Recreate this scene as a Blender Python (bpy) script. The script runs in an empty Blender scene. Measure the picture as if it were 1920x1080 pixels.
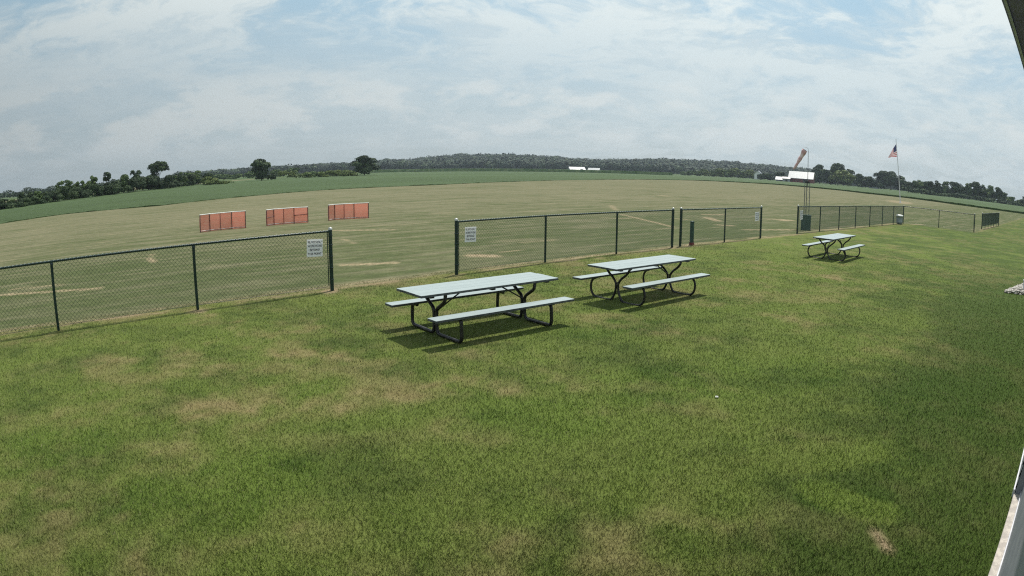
import bpy, math, random
import numpy as np
from mathutils import Matrix, Vector
S = bpy.context.scene
COL = S.collection
R = math.radians

# ------------------------------------------------------------------ camera
# wide security-camera lens: theta = rho + KA*rho^3, rho = r / focal length
SC = 0.96
FPX, KA, PITCH, ROLL, CH = 1227.3762, 0.0704, 0.1830, 0.0073, 2.6791 * SC
def cam_axes():
    cp, sp = math.cos(PITCH), math.sin(PITCH)
    f = np.array([0, cp, -sp]); u = np.array([0, sp, cp]); r = np.array([1., 0, 0])
    c, s = math.cos(ROLL), math.sin(ROLL)
    return c * r + s * u, -s * r + c * u, f
AX = cam_axes()
cd = bpy.data.cameras.new('camera'); cam = bpy.data.objects.new('camera', cd); COL.objects.link(cam)
m = Matrix.Identity(4)
for i in range(3):
    m[i][0] = AX[0][i]; m[i][1] = AX[1][i]; m[i][2] = -AX[2][i]
m[2][3] = CH
cam.matrix_world = m
S.render.engine = 'CYCLES'
cd.type = 'PANO'; cd.sensor_fit = 'HORIZONTAL'; cd.sensor_width = 36.0
cd.clip_start = 0.02; cd.clip_end = 20000
FMM = FPX * 36 / 1920
cy = cd
cy.panorama_type = 'FISHEYE_LENS_POLYNOMIAL'
cy.fisheye_fov = R(180)
cy.fisheye_polynomial_k0 = 0; cy.fisheye_polynomial_k1 = -1 / FMM
cy.fisheye_polynomial_k2 = 0; cy.fisheye_polynomial_k3 = -KA / FMM**3; cy.fisheye_polynomial_k4 = 0
S.camera = cam
S.cycles.use_denoising = False; S.cycles.filter_width = 1.15
S.render.resolution_x, S.render.resolution_y = 1024, 576

def ray(x, y):
    a, b = x - 960, 540 - y
    rr = math.hypot(a, b) + 1e-9; rho = rr / FPX; th = rho + KA * rho**3
    return (a * AX[0] + b * AX[1]) / rr * math.sin(th) + AX[2] * math.cos(th)
def gp(x, y, z=0.0):                       # where the view ray meets height z
    d = ray(x, y); t = (z - CH) / d[2]
    return np.array([d[0] * t, d[1] * t])
def az(x, y): d = ray(x, y); return math.atan2(d[0], d[1])
def el(x, y): return math.asin(ray(x, y)[2])
def hgt(x, y, D): return CH + D * math.tan(el(x, y))   # height of a thing D metres off

# ------------------------------------------------------------------ light
SUN_AZ, SUN_EL = R(27), R(67)              # azimuth from +y towards +x
sd = bpy.data.lights.new('sun', 'SUN'); sun = bpy.data.objects.new('sun', sd); COL.objects.link(sun)
sd.energy = 4.8; sd.angle = R(0.6); sd.color = (1.0, 0.95, 0.87)
sv = Vector((math.sin(SUN_AZ) * math.cos(SUN_EL), math.cos(SUN_AZ) * math.cos(SUN_EL), math.sin(SUN_EL)))
sun.rotation_euler = sv.to_track_quat('Z', 'Y').to_euler()
S.view_settings.view_transform = 'Standard'; S.view_settings.look = 'None'
S.view_settings.exposure = 0.0; S.view_settings.gamma = 1.0; S.view_settings.use_curve_mapping = False

class NT:
    """small helper that writes shader nodes as expressions"""
    def __init__(s, tree): s.t = tree; s.n = tree.nodes; s.l = tree.links
    def node(s, typ, **kw):
        n = s.n.new(typ)
        for k, v in kw.items(): setattr(n, k, v)
        return n
    def put(s, sock, v):
        if isinstance(v, bpy.types.NodeSocket): s.l.new(v, sock)
        else: sock.default_value = v
    def m(s, op, a, b=None, clamp=False):
        n = s.node('ShaderNodeMath', operation=op, use_clamp=clamp); s.put(n.inputs[0], a)
        if b is not None: s.put(n.inputs[1], b)
        return n.outputs[0]
    def vm(s, op, a, b=None, out=0):
        n = s.node('ShaderNodeVectorMath', operation=op); s.put(n.inputs[0], a)
        if b is not None: s.put(n.inputs[1], b)
        return n.outputs[out]
    def noise(s, vec, scale, detail=4, rough=.55, dist=0.0):
        n = s.node('ShaderNodeTexNoise'); s.put(n.inputs['Vector'], vec)
        n.inputs['Scale'].default_value = scale; n.inputs['Detail'].default_value = detail
        n.inputs['Roughness'].default_value = rough; n.inputs['Distortion'].default_value = dist
        return n.outputs[0]
    def ramp(s, v, lo, hi, a=0., b=1.):
        n = s.node('ShaderNodeMapRange', interpolation_type='SMOOTHSTEP'); s.put(n.inputs[0], v)
        n.inputs[1].default_value = lo; n.inputs[2].default_value = hi; n.inputs[3].default_value = a; n.inputs[4].default_value = b
        return n.outputs[0]
    def mix(s, f, a, b):
        n = s.node('ShaderNodeMix', data_type='RGBA'); s.put(n.inputs[0], f)
        s.put(n.inputs[6], a if isinstance(a, bpy.types.NodeSocket) else (*a, 1)); s.put(n.inputs[7], b if isinstance(b, bpy.types.NodeSocket) else (*b, 1))
        return n.outputs[2]
    def mul(s, col, f):
        n = s.node('ShaderNodeMix', data_type='RGBA', blend_type='MULTIPLY'); n.inputs[0].default_value = 1
        s.put(n.inputs[6], col)
        c = s.node('ShaderNodeCombineColor')
        for i in range(3): s.put(c.inputs[i], f)
        s.l.new(c.outputs[0], n.inputs[7]); return n.outputs[2]
    def xyz(s, x, y, z):
        n = s.node('ShaderNodeCombineXYZ')
        for i, v in enumerate((x, y, z)): s.put(n.inputs[i], v)
        return n.outputs[0]

w = bpy.data.worlds.new('World'); S.world = w; w.use_nodes = True
k = NT(w.node_tree)
bg = w.node_tree.nodes['Background']; bg.inputs[1].default_value = 0.1
sky = k.node('ShaderNodeTexSky', sky_type='NISHITA'); sky.sun_disc = False
sky.sun_elevation = SUN_EL; sky.sun_rotation = SUN_AZ; sky.air_density = 1.2; sky.dust_density = 1.5; sky.altitude = 250
tc = k.node('ShaderNodeTexCoord'); d = tc.outputs['Generated']
sp = k.node('ShaderNodeSeparateXYZ'); k.l.new(d, sp.inputs[0])
zc = k.m('MAXIMUM', sp.outputs[2], 0.0)
inv = k.m('ADD', zc, 0.20)
px_, py_ = k.m('DIVIDE', sp.outputs[0], inv), k.m('DIVIDE', sp.outputs[1], inv)
uv = k.xyz(px_, py_, 0.0)
wv = k.noise(uv, 0.9, 3)
uvw = k.vm('ADD', uv, k.xyz(k.m('MULTIPLY', wv, 1.1), k.m('MULTIPLY', wv, .5), 0.7))
n1 = k.noise(uvw, 1.15, 10, .62)
n2 = k.noise(uvw, 3.6, 10, .66)
# low cumulus near the horizon: laid out in azimuth/elevation of the real sky direction
puffv = k.xyz(k.m('MULTIPLY', sp.outputs[0], 9.0), k.m('MULTIPLY', sp.outputs[1], 4.0), k.m('MULTIPLY', sp.outputs[2], 22.0))
n3 = k.noise(puffv, 1.0, 7, .58)
low = k.m('MULTIPLY', k.ramp(zc, .015, .06), k.ramp(zc, .10, .2, 1, 0))
sund = k.node('ShaderNodeVectorMath', operation='DOT_PRODUCT'); k.l.new(d, sund.inputs[0]); sund.inputs[1].default_value = tuple(sv)
toward = k.ramp(sund.outputs['Value'], -0.1, 0.75)
cov = k.m('ADD', n1, k.m('MULTIPLY', k.m('SUBTRACT', n2, .5), .45))
lowhaze = k.m('MULTIPLY', k.ramp(zc, .30, .10), k.ramp(sp.outputs[0], .5, -.3, .55, 1))
hi = k.m('ADD', k.m('MULTIPLY', k.ramp(cov, .36, .54), k.m('SUBTRACT', 1.0, k.m('MULTIPLY', lowhaze, .75))), k.m('MULTIPLY', lowhaze, .36), True)
veil = k.mix(k.ramp(zc, 0, .40), (5.2, 6.4, 7.0), (3.7, 5.9, 7.1))
base = k.mix(.72, sky.outputs[0], veil)
cloudc = k.mix(k.m('MULTIPLY', k.ramp(n2, .40, .57), k.m('SUBTRACT', 1.0, k.m('MULTIPLY', lowhaze, .7))), (5.8, 6.8, 7.2), (7.3, 8.0, 8.0))
c1 = k.mix(hi, base, cloudc)
c2 = k.mix(k.m('MULTIPLY', k.m('MULTIPLY', k.ramp(n3, .46, .62), low), .85), c1, (7.2, 7.8, 7.8))
back = k.ramp(sp.outputs[1], .10, -.55)
c3 = k.mul(c2, k.m('ADD', k.m('ADD', .44, k.m('MULTIPLY', toward, .72)), k.m('MULTIPLY', back, .50)))
c3 = k.mul(c3, k.ramp(zc, .45, .80, 1, .62))
k.l.new(c3, bg.inputs[0])

# ------------------------------------------------------------------ helpers
def link(o, parent=None):
    COL.objects.link(o)
    if parent is not None: o.parent = parent
    return o
def tag(o, label=None, cat=None, group=None, kind=None):
    for a, b in (('label', label), ('category', cat), ('group', group), ('kind', kind)):
        if b: o[a] = b
    return o
def thing(name, label, cat, loc=(0, 0, 0), rz=0.0, group=None):
    o = bpy.data.objects.new(name, None); o.empty_display_size = .2; link(o)
    o.location = loc; o.rotation_euler = (0, 0, rz)
    return tag(o, label, cat, group)
def mesh_np(name, verts, faces_n, mat, parent=None, attrs=None, smooth=False, mats=None):
    """verts (N,3); faces_n (F,k) int array of equal-size faces"""
    v = np.ascontiguousarray(verts, dtype=np.float32); f = np.ascontiguousarray(faces_n, dtype=np.int32)
    me = bpy.data.meshes.new(name); kk = f.shape[1]
    me.vertices.add(len(v)); me.vertices.foreach_set('co', v.ravel())
    me.loops.add(f.size); me.loops.foreach_set('vertex_index', f.ravel())
    me.polygons.add(len(f)); me.polygons.foreach_set('loop_start', np.arange(0, f.size, kk, dtype=np.int32))
    me.polygons.foreach_set('loop_total', np.full(len(f), kk, dtype=np.int32))
    me.polygons.foreach_set('use_smooth', np.full(len(f), smooth))
    me.update(calc_edges=True)
    for an, av in (attrs or {}).items():
        a = me.attributes.new(an, 'FLOAT', 'POINT'); a.data.foreach_set('value', np.ascontiguousarray(av, dtype=np.float32))
    me.materials.append(mat)
    return link(bpy.data.objects.new(name, me), parent)
class MB:
    def __init__(s): s.v = []; s.f = []; s.mi = []; s.sm = []
    def add(s, vs, fs, mi=0, smooth=False):
        b = len(s.v); s.v += [tuple(map(float, q)) for q in vs]
        for f in fs: s.f.append([b + i for i in f]); s.mi.append(mi); s.sm.append(smooth)
    def box(s, c, size, rz=0.0, mi=0, bev=0.0, ry=0.0):
        """box with chamfered vertical/top edges when bev > 0"""
        hx, hy, hz = size[0] / 2, size[1] / 2, size[2] / 2; b = min(bev, hx * .9, hy * .9, hz * .9)
        if b <= 0:
            vs = [(x, y, z) for z in (-hz, hz) for x, y in ((-hx, -hy), (hx, -hy), (hx, hy), (-hx, hy))]
            fs = [(3, 2, 1, 0), (4, 5, 6, 7)] + [(i, (i + 1) % 4, (i + 1) % 4 + 4, i + 4) for i in range(4)]
        else:
            def ring(e, z): 
                X, Y = hx - e, hy - e; q = b - e if b - e > 1e-6 else 0
                return [(-X + q, -Y, z), (X - q, -Y, z), (X, -Y + q, z), (X, Y - q, z), (X - q, Y, z), (-X + q, Y, z), (-X, Y - q, z), (-X, -Y + q, z)]
            e2 = b * .999
            rings = [ring(e2 * .6, -hz), ring(0, -hz + b * .6), ring(0, hz - b * .6), ring(e2 * .6, hz)]
            vs = sum(rings, []); fs = [tuple(range(7, -1, -1)), tuple(24 + i for i in range(8))]
            for r_ in range(3): fs += [(r_ * 8 + i, r_ * 8 + (i + 1) % 8, r_ * 8 + 8 + (i + 1) % 8, r_ * 8 + 8 + i) for i in range(8)]
        ca, sa = math.cos(rz), math.sin(rz); cb, sb = math.cos(ry), math.sin(ry); out = []
        for x, y, z in vs:
            x, z = x * cb + z * sb, -x * sb + z * cb
            out.append((c[0] + x * ca - y * sa, c[1] + x * sa + y * ca, c[2] + z))
        s.add(out, fs, mi)
    def tube(s, pts, r, n=8, mi=0, cap=True, r2=None):
        P = [Vector(p) for p in pts]; L = len(P); rings = []
        t0 = (P[1] - P[0]).normalized(); up = Vector((0, 0, 1)) if abs(t0.z) < .9 else Vector((1, 0, 0))
        a = t0.cross(up).normalized()
        for i, p in enumerate(P):
            t = (P[min(i + 1, L - 1)] - P[max(i - 1, 0)]).normalized()
            a = (a - t * a.dot(t)).normalized(); b = t.cross(a)
            rr = r if r2 is None else r + (r2 - r) * i / (L - 1)
            rings += [p + (a * math.cos(2 * math.pi * j / n) + b * math.sin(2 * math.pi * j / n)) * rr for j in range(n)]
        fs = [(i * n + j, i * n + (j + 1) % n, (i + 1) * n + (j + 1) % n, (i + 1) * n + j) for i in range(L - 1) for j in range(n)]
        s.add(rings, fs, mi, True)
        if cap: s.add(rings[:n][::-1], [tuple(range(n))], mi); s.add(rings[-n:], [tuple(range(n))], mi)
    def lathe(s, prof, c=(0, 0, 0), n=24, mi=0):
        vs = [(c[0] + r_ * math.cos(2 * math.pi * j / n), c[1] + r_ * math.sin(2 * math.pi * j / n), c[2] + z) for r_, z in prof for j in range(n)]
        fs = [(i * n + j, i * n + (j + 1) % n, (i + 1) * n + (j + 1) % n, (i + 1) * n + j) for i in range(len(prof) - 1) for j in range(n)]
        s.add(vs, fs, mi, True)
    def build(s, name, mats, parent=None):
        me = bpy.data.meshes.new(name); me.from_pydata(s.v, [], s.f)
        for m_ in (mats if isinstance(mats, (list, tuple)) else [mats]): me.materials.append(m_)
        me.polygons.foreach_set('material_index', s.mi); me.polygons.foreach_set('use_smooth', s.sm); me.update()
        return link(bpy.data.objects.new(name, me), parent)
def spline(pts, n=6):
    P = [np.array(p, float) for p in pts]; P = [2 * P[0] - P[1]] + P + [2 * P[-1] - P[-2]]; out = []
    for i in range(1, len(P) - 2):
        for j in range(n):
            t = j / n; a, b, c, d_ = P[i - 1:i + 3]
            out.append(.5 * ((2 * b) + (-a + c) * t + (2 * a - 5 * b + 4 * c - d_) * t * t + (-a + 3 * b - 3 * c + d_) * t**3))
    return out + [P[-2]]
def rounded(pts, r, n=4):
    P = [Vector(p) for p in pts]; out = [P[0]]
    for i in range(1, len(P) - 1):
        a, b, c = P[i - 1], P[i], P[i + 1]; q = min(r, (a - b).length * .48, (c - b).length * .48)
        p0 = b + (a - b).normalized() * q; p1 = b + (c - b).normalized() * q
        out += [p0 * (1 - t)**2 + b * 2 * t * (1 - t) + p1 * t * t for t in [j / n for j in range(n + 1)]]
    return out + [P[-1]]

# value noise in numpy, for colour masks that live on the ground itself
def _h(ix, iy, seed):
    n = (ix.astype(np.int64) * 374761393 + iy.astype(np.int64) * 668265263 + seed * 974711) & 0x7fffffff
    n = (n ^ (n >> 13)) * 1274126177 & 0x7fffffff
    return ((n ^ (n >> 16)) & 0xffff) / 65535.0
def vnoise(x, y, seed=0):
    ix, iy = np.floor(x), np.floor(y); fx, fy = x - ix, y - iy
    fx = fx * fx * (3 - 2 * fx); fy = fy * fy * (3 - 2 * fy)
    a, b = _h(ix, iy, seed), _h(ix + 1, iy, seed); c, d_ = _h(ix, iy + 1, seed), _h(ix + 1, iy + 1, seed)
    return (a * (1 - fx) + b * fx) * (1 - fy) + (c * (1 - fx) + d_ * fx) * fy
def fbm(x, y, seed=0, o=4):
    s_, a, t = 0, .5, 0
    for i in range(o): s_ = s_ + a * vnoise(x * 2**i + 17.3 * i, y * 2**i - 9.1 * i, seed + i); t += a; a *= .55
    return s_ / t
def sstep(v, lo, hi): t = np.clip((v - lo) / (hi - lo), 0, 1); return t * t * (3 - 2 * t)

# ------------------------------------------------------------------ materials
def mat(name, fn=None, col=(.5, .5, .5), rough=.7, metal=0.0, spec=.5):
    m_ = bpy.data.materials.new(name); m_.use_nodes = True
    q = NT(m_.node_tree); b = m_.node_tree.nodes['Principled BSDF']
    b.inputs['Base Color'].default_value = (*col, 1); b.inputs['Roughness'].default_value = rough
    b.inputs['Metallic'].default_value = metal; b.inputs['Specular IOR Level'].default_value = spec
    if fn: fn(q, b)
    return m_
def bump(q, b, h, strength, dist):
    n = q.node('ShaderNodeBump'); n.inputs['Strength'].default_value = strength; n.inputs['Distance'].default_value = dist
    q.l.new(h, n.inputs['Height']); q.l.new(n.outputs[0], b.inputs['Normal'])
def worn(c1, c2, scale, lo=.42, hi=.62, bmp=0.0, stretch=(1, 1, 1)):
    def f(q, b):
        t = q.node('ShaderNodeTexCoord').outputs['Object']; t = q.vm('MULTIPLY', t, stretch)
        n = q.noise(t, scale, 6, .6)
        q.l.new(q.mix(q.ramp(n, lo, hi), c1, c2), b.inputs['Base Color'])
        if bmp: bump(q, b, n, bmp, .01)
    return f
def attr(q, nm):
    a = q.node('ShaderNodeAttribute'); a.attribute_name = nm; return a.outputs['Fac']

def lawn_cols(q, blade):
    pos = q.node('ShaderNodeNewGeometry').outputs['Position']
    dry, bare, tone = attr(q, 'dry'), attr(q, 'bare'), attr(q, 'tone')
    n = q.noise(pos, 3.0, 5, .65); fine = q.noise(pos, 38, 4, .7)
    n6 = q.noise(pos, .9, 6, .65); g = q.mix(q.ramp(q.m('ADD', tone, q.m('ADD', q.m('MULTIPLY', q.m('SUBTRACT', n, .5), .7), q.m('MULTIPLY', q.m('SUBTRACT', n6, .5), 1.5))), .2, .8), (.050, .088, .014), (.108, .156, .028))
    s_ = q.mix(q.ramp(n, .3, .7), (.180, .150, .062), (.255, .205, .102))
    c = q.mix(dry, g, s_)
    so = q.mix(q.ramp(fine, .35, .65), (.20, .145, .085), (.34, .26, .17))
    c = q.mix(bare, c, so)
    return pos, n, fine, c
def f_lawn(q, b):
    pos, n, fine, c = lawn_cols(q, False)
    c = q.mul(c, q.ramp(fine, .25, .75, .62, 1.15)); q.l.new(c, b.inputs['Base Color'])
    bump(q, b, fine, .8, .02)
M_lawn = mat('lawn turf', f_lawn, rough=.95, spec=.15)
def f_blade(q, b):
    pos, n, fine, c = lawn_cols(q, True)
    v = attr(q, 'vary')
    c = q.mix(q.ramp(v, .80, 1.0, 0, .8), c, (.30, .27, .15))
    c = q.mul(c, q.ramp(v, 0, .85, .90, 1.34)); q.l.new(c, b.inputs['Base Color'])
    b.inputs['Transmission Weight'].default_value = 0
M_blade = mat('grass blades', f_blade, rough=.55, spec=.3)

FA = 0.7032                                    # direction of the long fence line
DV = np.array([math.cos(FA), math.sin(FA)]); NV = np.array([-DV[1], DV[0]])
F0 = np.array([-8.281, 10.7739]) * SC
def f_field(q, b):
    pos = q.node('ShaderNodeNewGeometry').outputs['Position']
    s_ = q.vm('DOT_PRODUCT', pos, (DV[0], DV[1], 0), 1); t_ = q.vm('DOT_PRODUCT', pos, (NV[0], NV[1], 0), 1)
    st = q.noise(q.xyz(q.m('MULTIPLY', s_, .05), q.m('MULTIPLY', t_, .95), 0), 1.0, 6, .68)
    st2 = q.noise(q.xyz(q.m('MULTIPLY', s_, .35), q.m('MULTIPLY', t_, 2.2), 3), 1.0, 4, .6)
    pat = q.noise(pos, .09, 5, .6); fine = q.noise(pos, 14, 5, .7)
    far = q.ramp(t_, 8, 45)
    a = q.m('ADD', q.m('ADD', q.m('MULTIPLY', st, .8), q.m('MULTIPLY', st2, .8)), q.m('ADD', q.m('MULTIPLY', pat, .45), q.m('MULTIPLY', far, .20)))
    c = q.mix(q.ramp(a, .94, 1.32), (.078, .096, .038), (.164, .156, .092))
    c = q.mix(q.ramp(q.noise(pos, .5, 4, .6), .62, .78, 0, .35), c, (.30, .26, .16))
    sk = q.noise(q.xyz(q.m('MULTIPLY', s_, .16), q.m('MULTIPLY', t_, .7), 9), 1.0, 5, .65)
    c = q.mix(q.ramp(sk, .57, .72, 0, .55), c, (.250, .215, .135)); c = q.mix(q.ramp(sk, .43, .30, 0, .45), c, (.062, .085, .028))
    c = q.mix(attr(q, 'bare'), c, q.mix(q.ramp(fine, .3, .7), (.27, .20, .12), (.38, .31, .205)))
    c = q.mul(c, q.ramp(fine, .25, .75, .70, 1.18)); q.l.new(c, b.inputs['Base Color'])
    md = q.noise(pos, 2.6, 6, .75); c = q.mul(c, q.ramp(md, .32, .68, .84, 1.16)); q.l.new(c, b.inputs['Base Color'])
    bump(q, b, fine, .7, .03)
M_field = mat('mown dry field', f_field, rough=.95, spec=.1)
def f_crop(q, b):
    pos = q.node('ShaderNodeNewGeometry').outputs['Position']
    s_ = q.vm('DOT_PRODUCT', pos, (DV[0], DV[1], 0), 1); t_ = q.vm('DOT_PRODUCT', pos, (NV[0], NV[1], 0), 1)
    n = q.noise(pos, 3.5, 5, .7); p2 = q.noise(q.xyz(q.m('MULTIPLY', s_, .006), q.m('MULTIPLY', t_, .03), 0), 1, 4, .5)
    c = q.mix(q.ramp(n, .3, .7), (.030, .060, .017), (.066, .105, .032))
    rows = q.noise(q.xyz(q.m('MULTIPLY', s_, .03), q.m('MULTIPLY', t_, .9), 5), 1, 4, .6); c = q.mul(c, q.ramp(rows, .3, .7, .80, 1.16))
    c = q.mix(q.ramp(p2, .45, .62, 0, .45), c, (.070, .115, .042)); q.l.new(c, b.inputs['Base Color'])
    bump(q, b, n, 1, .3)
M_crop = mat('bean leaves', f_crop, rough=.8, spec=.2)
M_corn = mat('corn leaves', worn((.05, .095, .03), (.11, .15, .06), .25), rough=.85, spec=.2)
M_soil = mat('bare ground', worn((.05, .085, .03), (.09, .12, .05), .02), rough=1, spec=.1)
def leafmat(name, a, b_, c_):
    def f(q, b):
        v = attr(q, 'vary'); pos = q.node('ShaderNodeNewGeometry').outputs['Position']
        c = q.mix(q.ramp(v, 0, .6), a, b_); c = q.mix(q.ramp(v, .6, 1), c, c_); q.l.new(c, b.inputs['Base Color'])
    return mat(name, f, rough=.7, spec=.2)
M_leafd = leafmat('dark leaves', (.014, .029, .012), (.032, .058, .021), (.070, .105, .037))
M_wood = leafmat('hill wood leaves', (.012, .024, .014), (.022, .042, .020), (.050, .080, .032))
M_leafm = leafmat('green leaves', (.040, .074, .022), (.075, .120, .036), (.125, .170, .055))
M_leafy = leafmat('yellowish leaves', (.06, .09, .022), (.10, .135, .035), (.15, .18, .06))
M_bark = mat('bark', worn((.06, .05, .04), (.14, .12, .10), 2), rough=.9)
M_vinyl = mat('green vinyl coating', worn((.005, .020, .018), (.011, .034, .030), 8), rough=.35, spec=.5)
M_wire = mat('green vinyl wire', None, (.016, .050, .045), .35)
M_cap = mat('weathered metal cap', worn((.35, .36, .34), (.6, .6, .56), 30), rough=.45, metal=.4)
M_frame = mat('black painted tube', worn((.010, .010, .012), (.030, .028, .028), 12), rough=.42)
def f_board(q, b):
    t = q.node('ShaderNodeTexCoord').outputs['Object']
    g = q.noise(q.vm('MULTIPLY', t, (1.2, 26, 4)), 1, 6, .6); w_ = q.noise(t, 2.2, 5, .6)
    c = q.mix(q.ramp(g, .35, .7), (.275, .33, .335), (.325, .385, .385))
    st_ = q.noise(q.vm('MULTIPLY', t, (3, 9, 3)), 3.0, 6, .7); c = q.mix(q.ramp(st_, .60, .72, 0, .35), c, (.24, .27, .25))
    c = q.mix(q.ramp(w_, .55, .75, 0, .35), c, (.29, .34, .33)); q.l.new(c, b.inputs['Base Color'])
    bump(q, b, g, .25, .004)
M_board = mat('pale painted board', f_board, rough=.5, spec=.4)
M_edge = mat('dark board edge', worn((.05, .06, .065), (.10, .11, .11), 9), rough=.8)  # darker colour for board sides and undersides
M_white = mat('white paint', worn((.66, .67, .66), (.80, .80, .78), 6), rough=.5)
M_ink = mat('black lettering', None, (.03, .03, .05), .6)
def f_net(q, b):
    t = q.node('ShaderNodeTexCoord').outputs['Object']
    w_ = q.noise(t, 3.0, 4, .6)
    q.l.new(q.mix(q.ramp(w_, .35, .7), (.80, .33, .25), (.86, .44, .35)), b.inputs['Base Color'])
M_net = mat('orange safety net', f_net, rough=.7)
def translucent(m_, f, col):
    nt = m_.node_tree; out = nt.nodes['Material Output']; pb = nt.nodes['Principled BSDF']; tr = nt.nodes.new('ShaderNodeBsdfTranslucent'); mx = nt.nodes.new('ShaderNodeMixShader')
    tr.inputs[0].default_value = (*col, 1); mx.inputs[0].default_value = f
    nt.links.new(pb.outputs[0], mx.inputs[1]); nt.links.new(tr.outputs[0], mx.inputs[2]); nt.links.new(mx.outputs[0], out.inputs[0])
translucent(M_net, .5, (.90, .36, .27))
M_sign = mat('thin white plastic', None, (.80, .80, .82), .5); translucent(M_sign, .62, (.95, .95, .98))
M_pipe = mat('pink faded pipe', worn((.45, .22, .18), (.70, .58, .55), 5), rough=.6)
M_dpipe = mat('brown stained pipe', worn((.10, .045, .04), (.18, .09, .08), 8), rough=.6)
M_green = mat('dark green paint', worn((.018, .050, .042), (.030, .075, .060), 5), rough=.5)
M_gal = mat('galvanised steel', worn((.12, .125, .13), (.22, .22, .215), 9), rough=.45, metal=.6)
M_sock = mat('faded red cloth', worn((.50, .29, .29), (.70, .56, .56), 3), rough=.9)
M_red = mat('flag red', None, (.40, .10, .13), .85); M_fwhite = mat('flag white', None, (.66, .60, .60), .85)
M_blue = mat('flag blue', None, (.03, .04, .11), .85)
for m_, c_ in ((M_red, (.55, .12, .15)), (M_fwhite, (.85, .80, .80)), (M_blue, (.05, .06, .16))): translucent(m_, .45, c_)
M_barn = mat('barn red boards', worn((.13, .035, .035), (.20, .06, .055), .6), rough=.85)
M_roof = mat('white metal roof', worn((.30, .32, .33), (.46, .47, .475), 1.3, stretch=(1, .05, 1)), rough=.4)
M_grey = mat('grey siding', worn((.20, .22, .25), (.28, .30, .33), .5), rough=.7)
M_dark = mat('dark opening', None, (.02, .02, .025), .5)
M_can = mat('grey blue plastic', worn((.26, .31, .35), (.36, .40, .44), 4), rough=.5)
def f_siding(q, b):
    pos = q.node('ShaderNodeTexCoord').outputs['Object']; n = q.noise(pos, 5, 5, .6)
    q.l.new(q.mix(q.ramp(n, .35, .65), (.21, .225, .255), (.26, .275, .30)), b.inputs['Base Color']); bump(q, b, n, .1, .002)
M_siding = mat('grey blue siding', f_siding, rough=.5)
M_conc = mat('concrete', worn((.36, .33, .30), (.50, .46, .41), 14, bmp=.3), rough=.9)
M_soffit = mat('dark soffit', worn((.22, .19, .34), (.28, .25, .40), 4), rough=.6)
M_trim = mat('white trim', worn((.55, .56, .60), (.68, .69, .72), 6), rough=.5)
M_stone = mat('pale stone', worn((.30, .28, .25), (.52, .49, .45), 9), rough=.9)

# ------------------------------------------------------------------ ground
def kind(o): o['kind'] = 'structure'; return o
gb = MB(); gb.add([(-9000, -2000, -.05), (9000, -2000, -.05), (9000, 9000, -.05), (-9000, 9000, -.05)], [(0, 1, 2, 3)])
kind(gb.build('ground', M_soil))

CORN = gp(1693, 418.8); SJ = float((CORN - F0) @ DV); TJ = float((gp(1826, 435.5) - F0) @ NV) - .05
def jog(s_): return np.where(s_ > SJ, TJ, 0.0)
def grid(sv_, tv_, z=0.0, amp=0.0, seed=0):
    s_, t_ = np.meshgrid(sv_, tv_, indexing='ij'); tt = t_ + jog(s_)
    X = F0[0] + s_ * DV[0] + tt * NV[0]; Y = F0[1] + s_ * DV[1] + tt * NV[1]
    Z = np.full_like(X, z) + (amp * (fbm(X * .8, Y * .8, seed) - .5) if amp else 0)
    a, b = len(sv_), len(tv_); i = np.arange(a * b).reshape(a, b)
    F = np.stack([i[:-1, :-1], i[1:, :-1], i[1:, 1:], i[:-1, 1:]], -1).reshape(-1, 4)
    return s_.ravel(), t_.ravel(), X.ravel(), Y.ravel(), Z.ravel(), F
def blobs(X, Y, lst):
    """soft capsules drawn on the ground: (p0, p1, radius m, strength)"""
    out = np.zeros_like(X)
    for (x0, y0, x1, y1, r_, k_) in lst:
        a = gp(x0, y0); b = gp(x1, y1); ab = b - a; L2 = float(ab @ ab) + 1e-9
        t = np.clip(((X - a[0]) * ab[0] + (Y - a[1]) * ab[1]) / L2, 0, 1)
        dd = np.hypot(X - a[0] - t * ab[0], Y - a[1] - t * ab[1])
        wob = .55 + .9 * fbm(X * .9 / max(r_, .25), Y * .9 / max(r_, .25), 91, 3)
        out = np.maximum(out, k_ * (1 - sstep(dd / (r_ * wob), .45, 1.15)))
    return out
DRY = [(520, 665, 640, 665, .30, .8), (620, 680, 680, 655, .12, .8), (880, 710, 960, 735, .35, .75), (700, 735, 950, 715, .28, .6), (380, 770, 640, 760, .40, .75),
       (600, 780, 760, 745, .30, .55), (850, 800, 920, 820, .32, .65), (560, 830, 760, 820, .3, .35), (240, 850, 330, 870, .42, .8), (60, 780, 160, 775, .5, .6), (300, 700, 420, 690, .35, .35),
       (950, 655, 1050, 670, .2, .6), (1000, 700, 1060, 690, .22, .45), (1360, 525, 1420, 530, .4, .7), (1540, 518, 1600, 524, .5, .65), (1370, 560, 1420, 548, .4, .35),
       (1480, 825, 1610, 840, .32, .42), (1500, 600, 1560, 590, .5, .35), (1300, 770, 1350, 775, .25, .55), (1330, 745, 1370, 748, .12, .6), (1740, 640, 1860, 600, .6, .3), (60, 700, 300, 660, .7, .3),
       (60, 960, 200, 900, .4, .35), (500, 1000, 720, 1040, .35, .35), (1640, 985, 1655, 1030, .07, .5), (1250, 950, 1700, 990, .3, .2), (1880, 930, 1800, 1040, .10, .5), (900, 1000, 1150, 1040, .3, .3), (400, 600, 900, 655, .6, .22),
       (1100, 600, 1320, 640, .5, .22), (1440, 470, 1500, 475, .7, .4), (1660, 470, 1760, 470, .8, .3), (200, 1000, 300, 1060, .3, .35)]
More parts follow.
